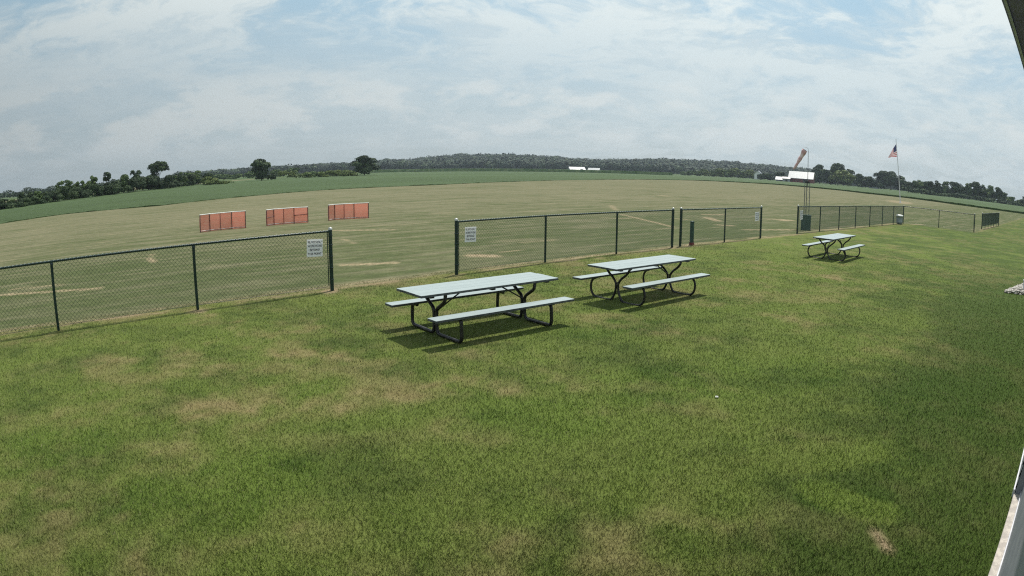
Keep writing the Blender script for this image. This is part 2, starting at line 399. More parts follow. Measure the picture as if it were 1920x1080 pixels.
GRN = [(620, 720, 560, 735, .35, 1), (950, 770, 1050, 790, .6, .8), (150, 830, 60, 850, .5, .9), (440, 870, 520, 885, .4, .8), (1560, 930, 1640, 950, .3, .9), (1200, 720, 1500, 700, .8, .7), (1850, 700, 1750, 760, .7, .8), (260, 930, 420, 960, .4, .7), (1100, 620, 1200, 610, .5, .8)]
def lawn_attrs(X, Y, s_, t_):
    n = fbm(X * .55, Y * .55, 5, 5); n2 = fbm(X * 2.3, Y * 2.3, 15, 4)
    n3 = fbm(X * 7, Y * 7, 25, 3); dry = sstep(n * .5 + n2 * .3 + n3 * .2, .49, .66) * .40 + .08
    dry = np.clip(dry + blobs(X, Y, DRY) * sstep(n2 * .6 + n3 * .4, .25, .75) * .62 - blobs(X, Y, GRN) * .35, 0, 1)
    near = np.exp(-np.maximum(0, -t_) / 1.0) * .16
    dry = np.clip(dry + near * (.4 + n2) + sstep(n2, .3, .7) * .05, 0, .92)
    edge = np.exp(-((t_ + .10 + .25 * (n2 - .5)) / .13)**2) * sstep(fbm(s_ * .8, t_ * 2, 33), .33, .6)
    lush_shade = sstep(X * .669 - Y * .743, -2.6, -.7) * (1 - sstep(Y, 9, 16)); dry = dry * (1 - .6 * lush_shade)  # strip beside the building: its shade painted as darker, less dry grass
    bare = np.clip(edge * np.where(s_ > SJ, .3, .85) + blobs(X, Y, [(1640, 1003, 1655, 1003, .05, .8), (1642, 1027, 1655, 1024, .06, .9), (623, 545, 623, 548, .22, .7), (371, 583, 371, 585, .2, .7)]), 0, 1)
    right = sstep(X * 1.0 - Y * .55, -1.5, 9) * (1 - .55 * sstep(Y, 10, 22))
    tone = np.clip(.62 + .8 * (fbm(X * .8, Y * .8, 44, 4) - .5) + blobs(X, Y, [(1550, 930, 1630, 955, .32, .8), (1480, 860, 1600, 850, .34, .65), (1200, 790, 1260, 800, .3, .3)]) - .62 * right - .45 * lush_shade, 0, 1)
    return np.clip(dry * (1 - .5 * right), 0, 1), bare, tone
# lawn sheet: camera side of the fence line
sv1 = np.concatenate([np.arange(-22, 34, .13), np.geomspace(34.2, SJ - .05, 30), [SJ, SJ + .02], np.geomspace(SJ + .2, 260, 80)]); tv1 = np.concatenate([-np.geomspace(60, 20.2, 16), np.arange(-20, .001, .13), [0.02]])
s_, t_, X, Y, Z, Fc = grid(sv1, tv1, 0.0)
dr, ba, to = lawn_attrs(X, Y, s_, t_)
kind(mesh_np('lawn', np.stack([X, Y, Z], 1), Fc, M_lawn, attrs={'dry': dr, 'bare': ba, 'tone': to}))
# airfield: the dry mown field beyond it
BARE = [(630, 432, 735, 431, .16, .9), (640, 497, 738, 493, .16, .9), (890, 479, 918, 480, .38, .95), (-10, 554, 185, 541, .15, .9), (20, 543, 120, 533, .10, .6), (281, 478, 286, 492, .10, .8),
        (925, 475, 990, 467, .08, .6), (1130, 408, 1200, 411, .25, .5), (1146, 385, 1155, 394, .25, .4), (1165, 402, 1260, 425, .16, .75), (1175, 399, 1265, 402, .15, .5), (1230, 430, 1262, 428, .15, .5),
        (1320, 402, 1352, 402, .3, .8), (1326, 408, 1345, 414, .35, .85), (1350, 422, 1368, 423, .35, .8), (1395, 431, 1490, 431, .22, .9), (1440, 411, 1465, 411, .3, .5), (1466, 413, 1480, 413, .5, .8),
        (1265, 410, 1285, 411, .3, .6), (1296, 460, 1300, 460, .35, .8), (1040, 490, 1250, 466, .12, .5), (870, 512, 1020, 495, .12, .35), (1240, 366, 1250, 368, .6, .4), (640, 447, 665, 456, .07, .6),
        (1686, 377, 1688, 381, 3.2, .5), (980, 455, 1040, 450, .15, .4), (90, 470, 240, 455, .10, .25), (1520, 430, 1560, 431, .2, .5), (1690, 420, 1730, 421, .35, .6), (1845, 432, 1872, 424, .5, .6)]
sv2 = np.sort(np.concatenate([-np.geomspace(160, 30.5, 40), np.arange(-30, 75, .22), np.geomspace(75.3, 420, 80), [SJ, SJ + .02]])); tv2 = np.concatenate([[0.02], np.arange(.2, 26, .2), np.geomspace(26.2, 330, 90)])
s_, t_, X, Y, Z, Fc = grid(sv2, tv2, 0.0)
n2 = fbm(X * 2.3, Y * 2.3, 15, 4)
edge = np.exp(-((t_ - .16 - .3 * (n2 - .5)) / .17)**2) * sstep(fbm(s_ * .7, t_ * 2, 35), .30, .6) * .6
edge = edge * np.where(s_ > SJ, .35, 1)
ba = np.clip(edge + blobs(X, Y, BARE), 0, 1)
kind(mesh_np('airfield', np.stack([X, Y, Z], 1), Fc, M_field, attrs={'bare': ba}))

# grass blades of the lawn: one thin bent sliver each, thinning out with distance
rng = np.random.default_rng(7)
def blades():
    N = 860000
    r_ = 2.4 * np.exp(rng.random(N)**.88 * math.log(34 / 2.4)); a_ = rng.uniform(R(-56), R(56), N)
    X, Y = r_ * np.sin(a_), r_ * np.cos(a_)
    s_ = (X - F0[0]) * DV[0] + (Y - F0[1]) * DV[1]; t_ = (X - F0[0]) * NV[0] + (Y - F0[1]) * NV[1] - jog(s_)
    nw = X * .669 - Y * .743                                    # distance to the right, towards the building
    ok = (t_ < .3) & (nw < .26)
    X, Y, s_, t_, r_ = X[ok], Y[ok], s_[ok], t_[ok], r_[ok]
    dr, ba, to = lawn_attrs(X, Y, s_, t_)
    ok = rng.random(len(X)) > ba * .9 + dr * .25 + .95 * sstep(r_, 15, 33)
    X, Y, r_, dr, ba, to = (q[ok] for q in (X, Y, r_, dr, ba, to)); n = len(X)
    print('blades', n)
    L = (.015 + .020 * rng.random(n)) * (1 - .3 * dr); W = .0015 * np.maximum(1, r_ / 4.5)**.75 * (.7 + .6 * rng.random(n))
    h = rng.uniform(0, 2 * math.pi, n); lean = L * rng.uniform(.1, 1.0, n); ld = rng.uniform(0, 2 * math.pi, n)
    cx, sx = np.cos(h) * W, np.sin(h) * W; lx, ly = np.cos(ld) * lean, np.sin(ld) * lean
    V = np.empty((n, 4, 3))
    V[:, 0] = np.stack([X - cx, Y - sx, np.zeros(n)], 1); V[:, 1] = np.stack([X + cx, Y + sx, np.zeros(n)], 1)
    V[:, 2] = np.stack([X + lx * .45 + cx * .9, Y + ly * .45 + sx * .9, L * .62], 1); V[:, 3] = np.stack([X + lx, Y + ly, L * .95], 1)
    F = (np.arange(n) * 4)[:, None] + np.array([0, 1, 2, 3])
    rep = lambda q: np.repeat(q, 4)
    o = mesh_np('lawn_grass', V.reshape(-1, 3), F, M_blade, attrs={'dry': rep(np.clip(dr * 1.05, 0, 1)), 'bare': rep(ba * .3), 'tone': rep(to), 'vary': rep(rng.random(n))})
    o['kind'] = 'stuff'; o['label'] = 'short mown lawn grass, green with straw-coloured dry patches'
blades()

# bean field beyond the airfield, a knee-high crop with a real edge
EDGE = [(0, 420), (120, 402), (300, 386), (480, 367), (600, 357), (740, 350), (820, 347), (960, 341), (1100, 337.5), (1230, 337), (1320, 339), (1450, 346), (1572, 357), (1622, 363), (1697, 371), (1786, 383), (1859, 393), (1917, 401)]
ea = np.array([az(*q) for q in EDGE]); er = np.array([np.hypot(*gp(*q)) for q in EDGE])
order = np.argsort(ea); ea, er = ea[order], er[order]
def edge_r(a): return np.interp(a, ea, er)
na, nr = 560, 90
aa = np.linspace(R(-62), R(62), na); V = []
for a in aa:
    r0 = float(edge_r(a)); sa = math.sin(a)
    r1 = min(900, 120 / max(-sa, 1e-3)) if sa < 0 else 900
    if a > R(20): r1 = 640
    r1 = max(r1, r0 + 15)
    rr = np.concatenate([[r0, r0 + .02], np.geomspace(r0 + .5, r1, nr - 3), [r1 + .1]])
    ch_ = .07 + .40 * float(sstep(np.array(a), R(8), R(28))); zz = np.full(nr, ch_); zz[0] = 0; zz[-1] = -.02
    V.append(np.stack([rr * sa, rr * math.cos(a), zz], 1))
V = np.array(V); n_ = fbm(V[..., 0] * .5, V[..., 1] * .5, 3, 3) + .5 * fbm(V[..., 0] * 3, V[..., 1] * 3, 9, 2)
V[:, 1:-1, 2] += (n_[:, 1:-1] - .75) * .18
i = np.arange(na * nr).reshape(na, nr)
Fc = np.stack([i[:-1, :-1], i[:-1, 1:], i[1:, 1:], i[1:, :-1]], -1).reshape(-1, 4)[:, ::-1]
kind(mesh_np('bean_field', V.reshape(-1, 3), Fc, M_crop))
def far_strip(name, a0, a1, d0, d1, h, mt):
    b = MB(); n = 60; vs = []
    for j in range(n + 1):
        a = R(a0 + (a1 - a0) * j / n); hh = h * (.92 + .16 * random.random()) 
        for dd, z in ((d0, .3), (d0 + 1, hh), (d1, hh), (d1 + 1, 0)): vs.append((dd * math.sin(a), dd * math.cos(a), z))
    b.add(vs, [(j * 4 + q, j * 4 + q + 1, j * 4 + q + 5, j * 4 + q + 4) for j in range(n) for q in range(3)]); kind(b.build(name, mt))
random.seed(3)
far_strip('corn_field', -12.5, 14, 560, 890, 2.35, M_corn)

# wooded hill on the horizon
SKY = [(300, 338), (377, 327), (402, 325), (440, 320), (465, 317), (515, 313), (557, 312), (590, 308), (620, 306), (662, 306), (705, 302), (720, 298.5), (750, 298), (765, 299.5), (797, 293.5), (820, 293), (850, 288.5), (900, 288), (960, 288), (987, 290), (1025, 291), (1062, 295),
       (1100, 298), (1150, 298), (1210, 297), (1275, 298), (1301, 299), (1336, 301), (1372, 302), (1407, 306), (1442, 309), (1478, 313), (1524, 316), (1580, 325), (1640, 335), (1700, 344), (1780, 356), (1880, 376)]
sa_ = np.array([az(*q) for q in SKY]); se_ = np.array([el(*q) for q in SKY])
DB, DRG, TH = 960., 1450., 11.
def hill_z(a, r_):
    H = CH + DRG * np.tan(np.interp(a, sa_, se_)) - TH
    H = np.maximum(H, 0)
    up = np.clip((r_ - DB) / (DRG - DB), 0, 1)
    return H * (up * .8 + .2 * up * up) - sstep(r_, DRG, DRG + 400) * H * .5
na, nr = 260, 22
A_, R_ = np.meshgrid(np.linspace(R(-38), R(50), na), np.linspace(DB - 20, DRG + 400, nr), indexing='ij')
Zh = hill_z(A_, R_) - .04
i = np.arange(na * nr).reshape(na, nr)
Fc = np.stack([i[:-1, :-1], i[:-1, 1:], i[1:, 1:], i[1:, :-1]], -1).reshape(-1, 4)[:, ::-1]
kind(mesh_np('hills', np.stack([R_ * np.sin(A_), R_ * np.cos(A_), Zh], -1).reshape(-1, 3), Fc, M_soil, smooth=True))

def leaf_cloud(g, puffs, n, size, jit=.55):
    """n small leaf-clump faces spread through the outer shell of many puffs; per-vertex 'vary'"""
    P = np.array(puffs, float); wgt = P[:, 3] * P[:, 5]; k_ = g.choice(len(P), n, p=wgt / wgt.sum())
    d_ = g.normal(size=(n, 3)); d_ /= np.linalg.norm(d_, axis=1)[:, None]; d_[:, 2] = np.where(d_[:, 2] < -.4, -d_[:, 2], d_[:, 2])
    sh = .62 + .48 * g.random(n)**.6
    C_ = P[k_, :3] + d_ * P[k_, 3:6] * sh[:, None]
    nn = d_ + g.normal(size=(n, 3)) * jit; nn /= np.linalg.norm(nn, axis=1)[:, None]
    t1 = np.cross(nn, g.normal(size=(n, 3))); t1 /= np.linalg.norm(t1, axis=1)[:, None]; t2 = np.cross(nn, t1)
    sz = size * (.55 + .8 * g.random(n))[:, None]
    V = np.stack([C_ - t1 * sz, C_ - t2 * sz * .7, C_ + t1 * sz, C_ + t2 * sz * .7], 1)
    pv = g.random(len(P)); va = np.clip(pv[k_] * .7 + .3 * g.random(n), 0, 1)
    return V.reshape(-1, 3), np.arange(n * 4).reshape(n, 4), np.repeat(va, 4)

g = np.random.default_rng(11)
Vs, vs_ = [], []
def wood(na_, a0, a1, r0, r1, th, per, rad, sz, dens=1):
    rows = max(1, int((r1 - r0) / (rad * 1.55)))
    for q in range(rows + 1):
        rr = r0 + (r1 - r0) * q / max(rows, 1); step = rad * 1.5 / rr
        a = a0 + g.random() * step
        while a < a1:
            r2 = rr + g.normal() * rad * .4; z = float(hill_z(np.array(a), np.array(r2)))
            if np.interp(a, sa_, se_) * DRG + CH > 5:
                h = th * g.uniform(.8, 1.18); w_ = rad * g.uniform(.8, 1.2)
                x, y = r2 * math.sin(a), r2 * math.cos(a)
                pf = [(x, y, z + h - w_ * .75, w_, w_, w_ * .8), (x + g.normal() * w_ * .5, y, z + h * .45, w_ * .9, w_ * .9, h * .42)]
                V_, F_, v_ = leaf_cloud(g, pf, per, sz, .22); Vs.append(V_); vs_.append(np.clip(v_ * .25 + .85 * g.random()**1.5, 0, 1))
            a += step * g.uniform(.8, 1.2)
wood(0, R(-31), R(47), DB, DRG, TH, 70, 11.0, 2.3)
wood(0, R(-24), R(14), DB - 25, DB - 10, 12, 90, 8.0, 1.8)
sky_keep = (sa_, se_)
for a_0, a_1, rr_, hh_ in ((-60, -27, 420, 3.6), (-60, -26, 520, 5.6)):
    a_ = R(a_0)
    while a_ < R(a_1):
        w_ = g.uniform(5, 8); h_ = hh_ * g.uniform(.7, 1.2); x_, y_ = rr_ * math.sin(a_), rr_ * math.cos(a_)
        V_, F_, v_ = leaf_cloud(g, [(x_, y_, h_ * .5, w_, w_, h_ * .5)], 260, .6); Vs.append(V_); vs_.append(np.clip(v_ * .5 + .5 * g.random(), 0, 1)); a_ += w_ * 1.2 / rr_
Va = np.concatenate(Vs); va = np.concatenate(vs_)
o = mesh_np('far_woods', Va, np.arange(len(Va)).reshape(-1, 4), M_wood, attrs={'vary': va}); print('woods faces', len(Va) // 4)
o['kind'] = 'stuff'; o['label'] = 'dark wooded hillside along the whole horizon'

# ------------------------------------------------------------------ trees one can tell apart
tree_n = 0
def tree(x, ytop, wpx, D, form, label, cat='tree', group=None, leaf=None, ybase=None, name=None, dens=1.0, base=None):
    global tree_n; tree_n += 1
    g = np.random.default_rng(100 + tree_n)
    yb = ybase if ybase else ytop + 30
    a = az(x, yb); H = CH + D * math.tan(el(x, ytop)); Wd = wpx / FPX * D / 2 * (1.18 if form == 'open' else 1.25)
    H = max(H, 1.2)
    X, Y = D * math.sin(a), D * math.cos(a)
    nm = name or {'shrub': 'shrub', 'round': 'leafy_tree', 'open': 'open_crowned_tree', 'tall': 'tall_tree'}[form]
    root = thing(nm, label, cat, (X, Y, 0), g.uniform(0, 6.28), group)
    pf = []
    if form == 'shrub':
        for q in range(7): pf.append((g.normal() * Wd * .5, g.normal() * Wd * .5, H * g.uniform(.12, .72), Wd * .5, Wd * .5, H * .33))
    elif form == 'round':
        for q in range(22):
            z = H * g.uniform(.12, .86); rr = Wd * (1 - max(0, (z / H - .6)) * .9) * .9; an = g.uniform(0, 6.28); rd = rr * math.sqrt(g.random())
            pf.append((math.cos(an) * rd, math.sin(an) * rd, z, Wd * .40, Wd * .40, min(H * .14, H - z) + .02 * H))
        pf.append((0, 0, H * .40, Wd * .62, Wd * .62, H * .36)); pf.append((0, 0, H * .88, Wd * .36, Wd * .36, H * .12))
    elif form == 'tall':
        for q in range(20):
            z = H * g.uniform(.08, .90); rr = Wd * (1.1 if z < H * .55 else .95); an = g.uniform(0, 6.28)
            pf.append((math.cos(an) * rr * .6, math.sin(an) * rr * .6, z, Wd * .42, Wd * .42, H * .10))
        pf.append((0, 0, H * .36, Wd * .85, Wd * .85, H * .34))
    else:
        for q in range(17):
            z = H * g.uniform(.30, .90); rr = Wd * (.95 - abs(z / H - .62) * .9); an = g.uniform(0, 6.28)
            pf.append((math.cos(an) * rr * .85, math.sin(an) * rr * .85, z, Wd * .40, Wd * .40, H * .12))
        pf.append((0, 0, H * .9, Wd * .34, Wd * .34, H * .1))
    size = max(D / 655 * .72, Wd * .075)
    area = sum(p[3] * p[5] for p in pf) * 8
    n = int(min(7000, max(160, dens * area / (size * size) * 1.0)))
    V_, F_, v_ = leaf_cloud(g, pf, n, size, .38)
    mesh_np('crown', V_, F_, leaf or M_leafm, root, attrs={'vary': v_})
    if form != 'shrub':
        b = MB(); tr = H * (.018 if form != 'round' else .024)
        b.tube([(0, 0, 0), (tr * .4, 0, H * .3), (0, tr * .3, H * .55), (0, 0, H * .78)], tr, 6, r2=tr * .35)
        for q in range(5):
            p = pf[q]; z0 = H * g.uniform(.25, .5); b.tube([(0, 0, z0), (p[0] * .5, p[1] * .5, (z0 + p[2]) / 2), (p[0], p[1], p[2])], tr * .45, 5, r2=tr * .15)
        b.build('trunk', M_bark, root)
    return root
def belt_D(x, yb): return float(np.hypot(*gp(x, yb)))
# left belt: it stands along a straight field boundary about 90 m out
LB = [(0, 395), (52, 386.7), (94, 380.4), (135, 374), (198, 367), (250, 360), (325, 352.5), (375, 346), (435, 342.5)]
def lb_y(x): return float(np.interp(x, [q[0] for q in LB], [q[1] for q in LB]))
ORD = ['first', 'second', 'third', 'fourth', 'fifth', 'sixth', 'seventh', 'eighth', 'ninth', 'tenth', 'eleventh', 'twelfth', 'thirteenth', 'fourteenth', 'fifteenth', 'sixteenth', 'seventeenth', 'eighteenth', 'nineteenth', 'twentieth']
belt = [(6, 373, 20, 'round', 'd', 'dark rounded tree cut by the left edge of the photo'), (22, 374, 16, 'round', 'm', 'low green tree just inside the left edge of the photo'),
        (43, 360.5, 15, 'round', 'd', 'dark dome-shaped tree, left one of a dark pair'), (56, 360, 14, 'round', 'd', 'dark dome-shaped tree, right one of a dark pair'),
        (71, 358.5, 16, 'round', 'm', 'mid green broad tree right of the dark pair'), (82, 360.5, 9, 'tall', 'd', 'small pointed dark tree before the gap in the left belt'),
        (98, 358, 15, 'round', 'd', 'small dark tree at the foot of the tall light green clump'), (112, 337.5, 18, 'tall', 'm', 'tall light green tree, leftmost of the tall clump'),
        (130, 337, 17, 'tall', 'm', 'tall green tree with a forked top, middle of the tall clump'), (144, 339, 13, 'tall', 'm', 'narrow green tree, third of the tall clump'),
        (157, 337.5, 14, 'tall', 'm', 'narrow pale green tree beside the lanky one'), (173, 329, 18, 'open', 'm', 'lanky tree with open leaning crown and sky below it'),
        (203, 323, 15, 'open', 'd', 'thin-stemmed tree with a lollipop crown and a side bough'), (215, 336, 11, 'open', 'd', 'small open tree against the side bough of the lollipop tree'),
        (232, 327, 20, 'round', 'm', 'light green broad tree left of the pointed dark one'), (255, 317.5, 19, 'tall', 'd', 'pointed dark tree with ragged sides'),
        (279, 311, 20, 'round', 'd', 'low dark tree tucked between the pointed and the tallest tree'), (297, 302, 33, 'open', 'd', 'tallest tree of the left belt with two-lobed crown'),
        (326, 329, 11, 'tall', 'm', 'little pointed green tree right of the tallest one'), (344, 321, 15, 'tall', 'm', 'green tree, left half of the last pair in the belt'),
        (363, 315, 24, 'tall', 'm', 'bigger tree with jagged top, right half of the last pair')]
for x, yt, w_, fm, lf, lb in belt:
    yb = lb_y(x); tree(x, yt if x != 279 else 329, w_, belt_D(x, yb) + 4, fm, lb, group='trees of the left field boundary', leaf=M_leafd if lf == 'd' else M_leafm, ybase=yb, dens=1.15)
xs = [-6, 12, 30, 50, 66, 84, 100, 118, 136, 154, 172, 190, 206, 222, 240, 258, 276, 294, 310, 330, 350, 368]
for j, x in enumerate(xs):
    yb = lb_y(x); h_ = [13, 12, 15, 18, 17, 14, 20, 26, 24, 22, 24, 20, 19, 22, 24, 26, 25, 27, 20, 14, 22, 20][j]
    where = 'at the left edge of the photo' if j == 0 else 'at the foot of the left tree belt, %s from its left end' % ORD[min(j, 19)] if j < 20 else ('below the left half of the last pair' if j == 20 else 'below the jagged-topped last tree of the belt')
    tree(x, yb - h_ * 1.05, 30, belt_D(x, yb) + 1, 'shrub', 'dark undergrowth shrub ' + where, 'shrub', 'undergrowth of the left tree belt', leaf=M_leafd, ybase=yb, dens=1.3)
for x, yt, w_, lb in [(388, 331, 26, 'olive shrub right beside the last tree of the left belt'), (404, 333, 22, 'olive and pinkish low shrub, middle of three'), (424, 336, 26, 'low olive shrub that ends the left belt')]:
    tree(x, yt, w_, 205, 'shrub', lb, 'shrub', 'olive shrubs after the left belt', leaf=M_leafy, ybase=344)
tree(490, 298.5, 36, 243, 'round', 'lone bushy dark tree standing in the bean field edge, left of centre', leaf=M_leafd, ybase=337, dens=1.2)
tree(505, 328, 14, 243, 'shrub', 'low dark shrub at the right foot of the lone bushy tree', 'shrub', leaf=M_leafd, ybase=336)
tree(683, 292.5, 40, 300, 'round', 'big square-topped dark tree at the right end of the olive hedge', leaf=M_leafd, ybase=328, dens=1.2)
for j, (x, yt, w_) in enumerate([(541, 321, 20), (573, 323, 26), (590, 321, 26), (608, 322, 26), (626, 319, 26), (644, 319, 26), (660, 320, 22)]):
    tree(x, yt, w_, 285, 'shrub', ['round pale bush standing alone left of the hedge'] [0] if j == 0 else 'olive hedge bush, %s from the left in the row left of the square-topped tree' % ORD[j - 1], 'bush', 'olive hedge bushes', leaf=M_leafy if j not in (2,) else M_leafm, ybase=331)
for j, (x, yt, w_) in enumerate([(410, 327, 30), (440, 326, 26), (468, 321, 24), (520, 318, 24), (548, 315, 24)]):
    tree(x, yt, w_, 420, 'round', 'hazy mid-distance tree, %s from the left behind the shrubs and the lone bushy tree' % ORD[j], 'tree', 'hazy trees behind the left hedges', leaf=M_leafm, ybase=yt + 14)
# pale hedgerow trees in front of the hill
for j, (x, yt, w_) in enumerate([(1283, 322, 14), (1296, 320, 14), (1309, 321, 14), (1323, 318, 16), (1337, 320, 14), (1351, 316, 17), (1364, 319, 14), (1378, 315, 17), (1392, 321, 14), (1405, 318, 16), (1418, 322, 14)]):
    tree(x, yt, w_, 690, 'round', 'pale green tree below the wooded hill, %s from the left in its row' % ORD[j], 'tree', 'pale hedgerow trees in front of the hill', leaf=M_leafy if j in (5, 7, 9, 3) else M_leafm, ybase=yt + 15)
RT = [(1430, 325, 16, 'd', 'dark tree left of the small farmhouse gable'), (1441, 326, 14, 'd', 'dark tree right of the small farmhouse gable'), (1462, 322, 18, 'd', 'dark tree behind the low white sheds'),
      (1537, 308.5, 30, 'd', 'large dark rounded tree right beside the red barn'), (1557, 319, 24, 'd', 'dark tree joining the barn tree to the pale willowy one'), (1571, 305.5, 22, 'd', 'tall tree with twin top behind the yellowish one'),
      (1590, 317, 20, 'd', 'dark tree sloping down right of the yellowish one'), (1612, 326, 20, 'd', 'low dark tree right of the yellowish one'), (1629, 331, 20, 'd', 'low dark tree left of the grey farmhouse'),
      (1652, 320, 26, 'd', 'big dark tree, left of the three beside the flagpole'), (1670, 321, 26, 'd', 'big dark tree just left of the flagpole'), (1687, 329, 20, 'd', 'big dark tree directly behind the flagpole')]
for x, yt, w_, lf, lb in RT: tree(x, yt, w_, 600 if x != 1590 else 610, 'round', lb, group='farm trees on the right', leaf=M_leafd, ybase=yt + 30, dens=1.2)
tree(1581, 319, 38, 585, 'round', 'yellowish green willowy tree, pale against the dark farm trees', leaf=M_leafy, ybase=350, dens=1.2)
rt2 = [(1703, 341, 20), (1722, 337.5, 18), (1741, 340, 20), (1760, 338.5, 13), (1772, 339.5, 13), (1790, 342, 22), (1806, 350, 14), (1817, 342, 12), (1829, 341, 14), (1842, 346.5, 16), (1855, 347.5, 18), (1870, 351.5, 18), (1881, 358, 12), (1895, 369, 16), (1909, 375, 14), (1922, 368, 18)]
for j, (x, yt, w_) in enumerate(rt2):
    tree(x, yt, w_ * 1.15, 500, 'round' if w_ > 13 else 'tall', 'dark tree right of the flagpole, %s from the flagpole in the line' % ORD[j], group='line of trees right of the flagpole', leaf=M_leafd if j % 3 != 1 else M_leafm, ybase=yt + 30, dens=1.2)
for j in range(9):
    x = 1706 + j * 26; yt = float(np.interp(x, [1700, 1780, 1880, 1920], [351, 361, 374, 381]))
    tree(x, yt, 32, 470, 'shrub', 'dark undergrowth right of the flagpole, %s clump from the flagpole' % ORD[j], 'shrub', 'undergrowth right of the flagpole', leaf=M_leafd, ybase=yt + 12)

# ------------------------------------------------------------------ farm buildings
def gable(name, label, cat, x, ybase, D, L, Wd, he, hr, yaw, wallm, roofm, extras=None, group=None):
    he, hr = hgt(x, he, D), hgt(x, hr, D)
    a = az(x, ybase); root = thing(name, label, cat, (D * math.sin(a), D * math.cos(a), 0), -a + yaw, group)
    b = MB(); l, w_ = L / 2, Wd / 2
    b.add([(-l, -w_, 0), (l, -w_, 0), (l, w_, 0), (-l, w_, 0), (-l, -w_, he), (l, -w_, he), (l, w_, he), (-l, w_, he), (-l, 0, hr), (l, 0, hr)],
          [(0, 1, 5, 4), (2, 3, 7, 6), (1, 2, 6, 9, 5), (3, 0, 4, 8, 7), (3, 2, 1, 0)])
    b.build('wall', wallm, root)
    r_ = MB(); o_ = .5; t = .25; sl = (hr - he) / w_
    for s_ in (-1, 1):
        y0 = s_ * (w_ + o_); z0 = he - sl * o_
        r_.add([(-l - o_, 0, hr + .02), (l + o_, 0, hr + .02), (l + o_, y0, z0), (-l - o_, y0, z0), (-l - o_, 0, hr + t), (l + o_, 0, hr + t), (l + o_, y0, z0 + t), (-l - o_, y0, z0 + t)],
               [(4, 5, 6, 7), (3, 2, 1, 0), (2, 3, 7, 6), (0, 4, 7, 3), (1, 2, 6, 5)])
    r_.build('roof', roofm, root)
    return root
def opening(root, nm, x, z, w_, h, yfront, m_=None):
    b = MB(); b.box((x, yfront - .06, z + h / 2), (w_, .1, h)); b.build(nm, m_ or M_dark, root)
bn = gable('barn', 'red barn with long white metal roof behind the windsock mast', 'barn', 1503, 344, 560, 21.5, 13, 334.5, 322.5, R(-8), M_barn, M_roof)
opening(bn, 'barn_door', 4, 0, 4, 3.4, -6.5)
for xx in (-8, -5, -2): opening(bn, 'window', xx, 1.6, 1.0, 1.0, -6.5)
sh = gable('shed', 'low white-roofed shed, the longer one left of the red barn', 'shed', 1466, 343, 560, 10, 9, 337, 332, R(-5), M_grey, M_roof); opening(sh, 'shed_door', 0, 0, 3, 1.7, -4.5)
sh = gable('shed', 'small white-roofed shed leaning on the left side of the red barn', 'shed', 1474, 342, 552, 6, 6, 335, 332, R(4), M_grey, M_gal); opening(sh, 'shed_door', 0, 0, 2, 1.8, -3)
fh = gable('farmhouse', 'small farmhouse with white gable among dark trees left of the barn', 'house', 1422, 337, 640, 8, 7, 326, 320.8, R(80), M_white, M_grey)
for xx in (-1.8, 1.8): opening(fh, 'window', xx, 3, 1, 1.5, -3.5)
fh = gable('farmhouse', 'grey farmhouse with pale roof between the dark trees left of the flagpole', 'house', 1639, 352, 625, 8, 8, 345.5, 340, R(30), M_grey, M_roof)
for xx in (-2.5, 2.5): opening(fh, 'window', xx, 1.5, 1, 1.3, -4)
wb = gable('barn', 'long white metal barn at the foot of the wooded hill', 'barn', 1081, 322, 880, 21, 16, 319.2, 313.3, R(16), M_grey, M_roof); opening(wb, 'barn_door', 5, 0, 4, 3, -8)
wb = gable('barn', 'lower white-roofed barn joined on the right of the long hill barn', 'barn', 1114, 322, 878, 15, 13, 319.5, 315.3, R(-8), M_grey, M_roof); opening(wb, 'barn_door', 0, 0, 4, 2.4, -6.5)
wb = gable('shed', 'tiny pale shed left of the long hill barn', 'shed', 1050, 322, 885, 8, 6, 321, 318.5, R(5), M_white, M_grey); opening(wb, 'shed_door', 0, 0, 2, 2, -3)

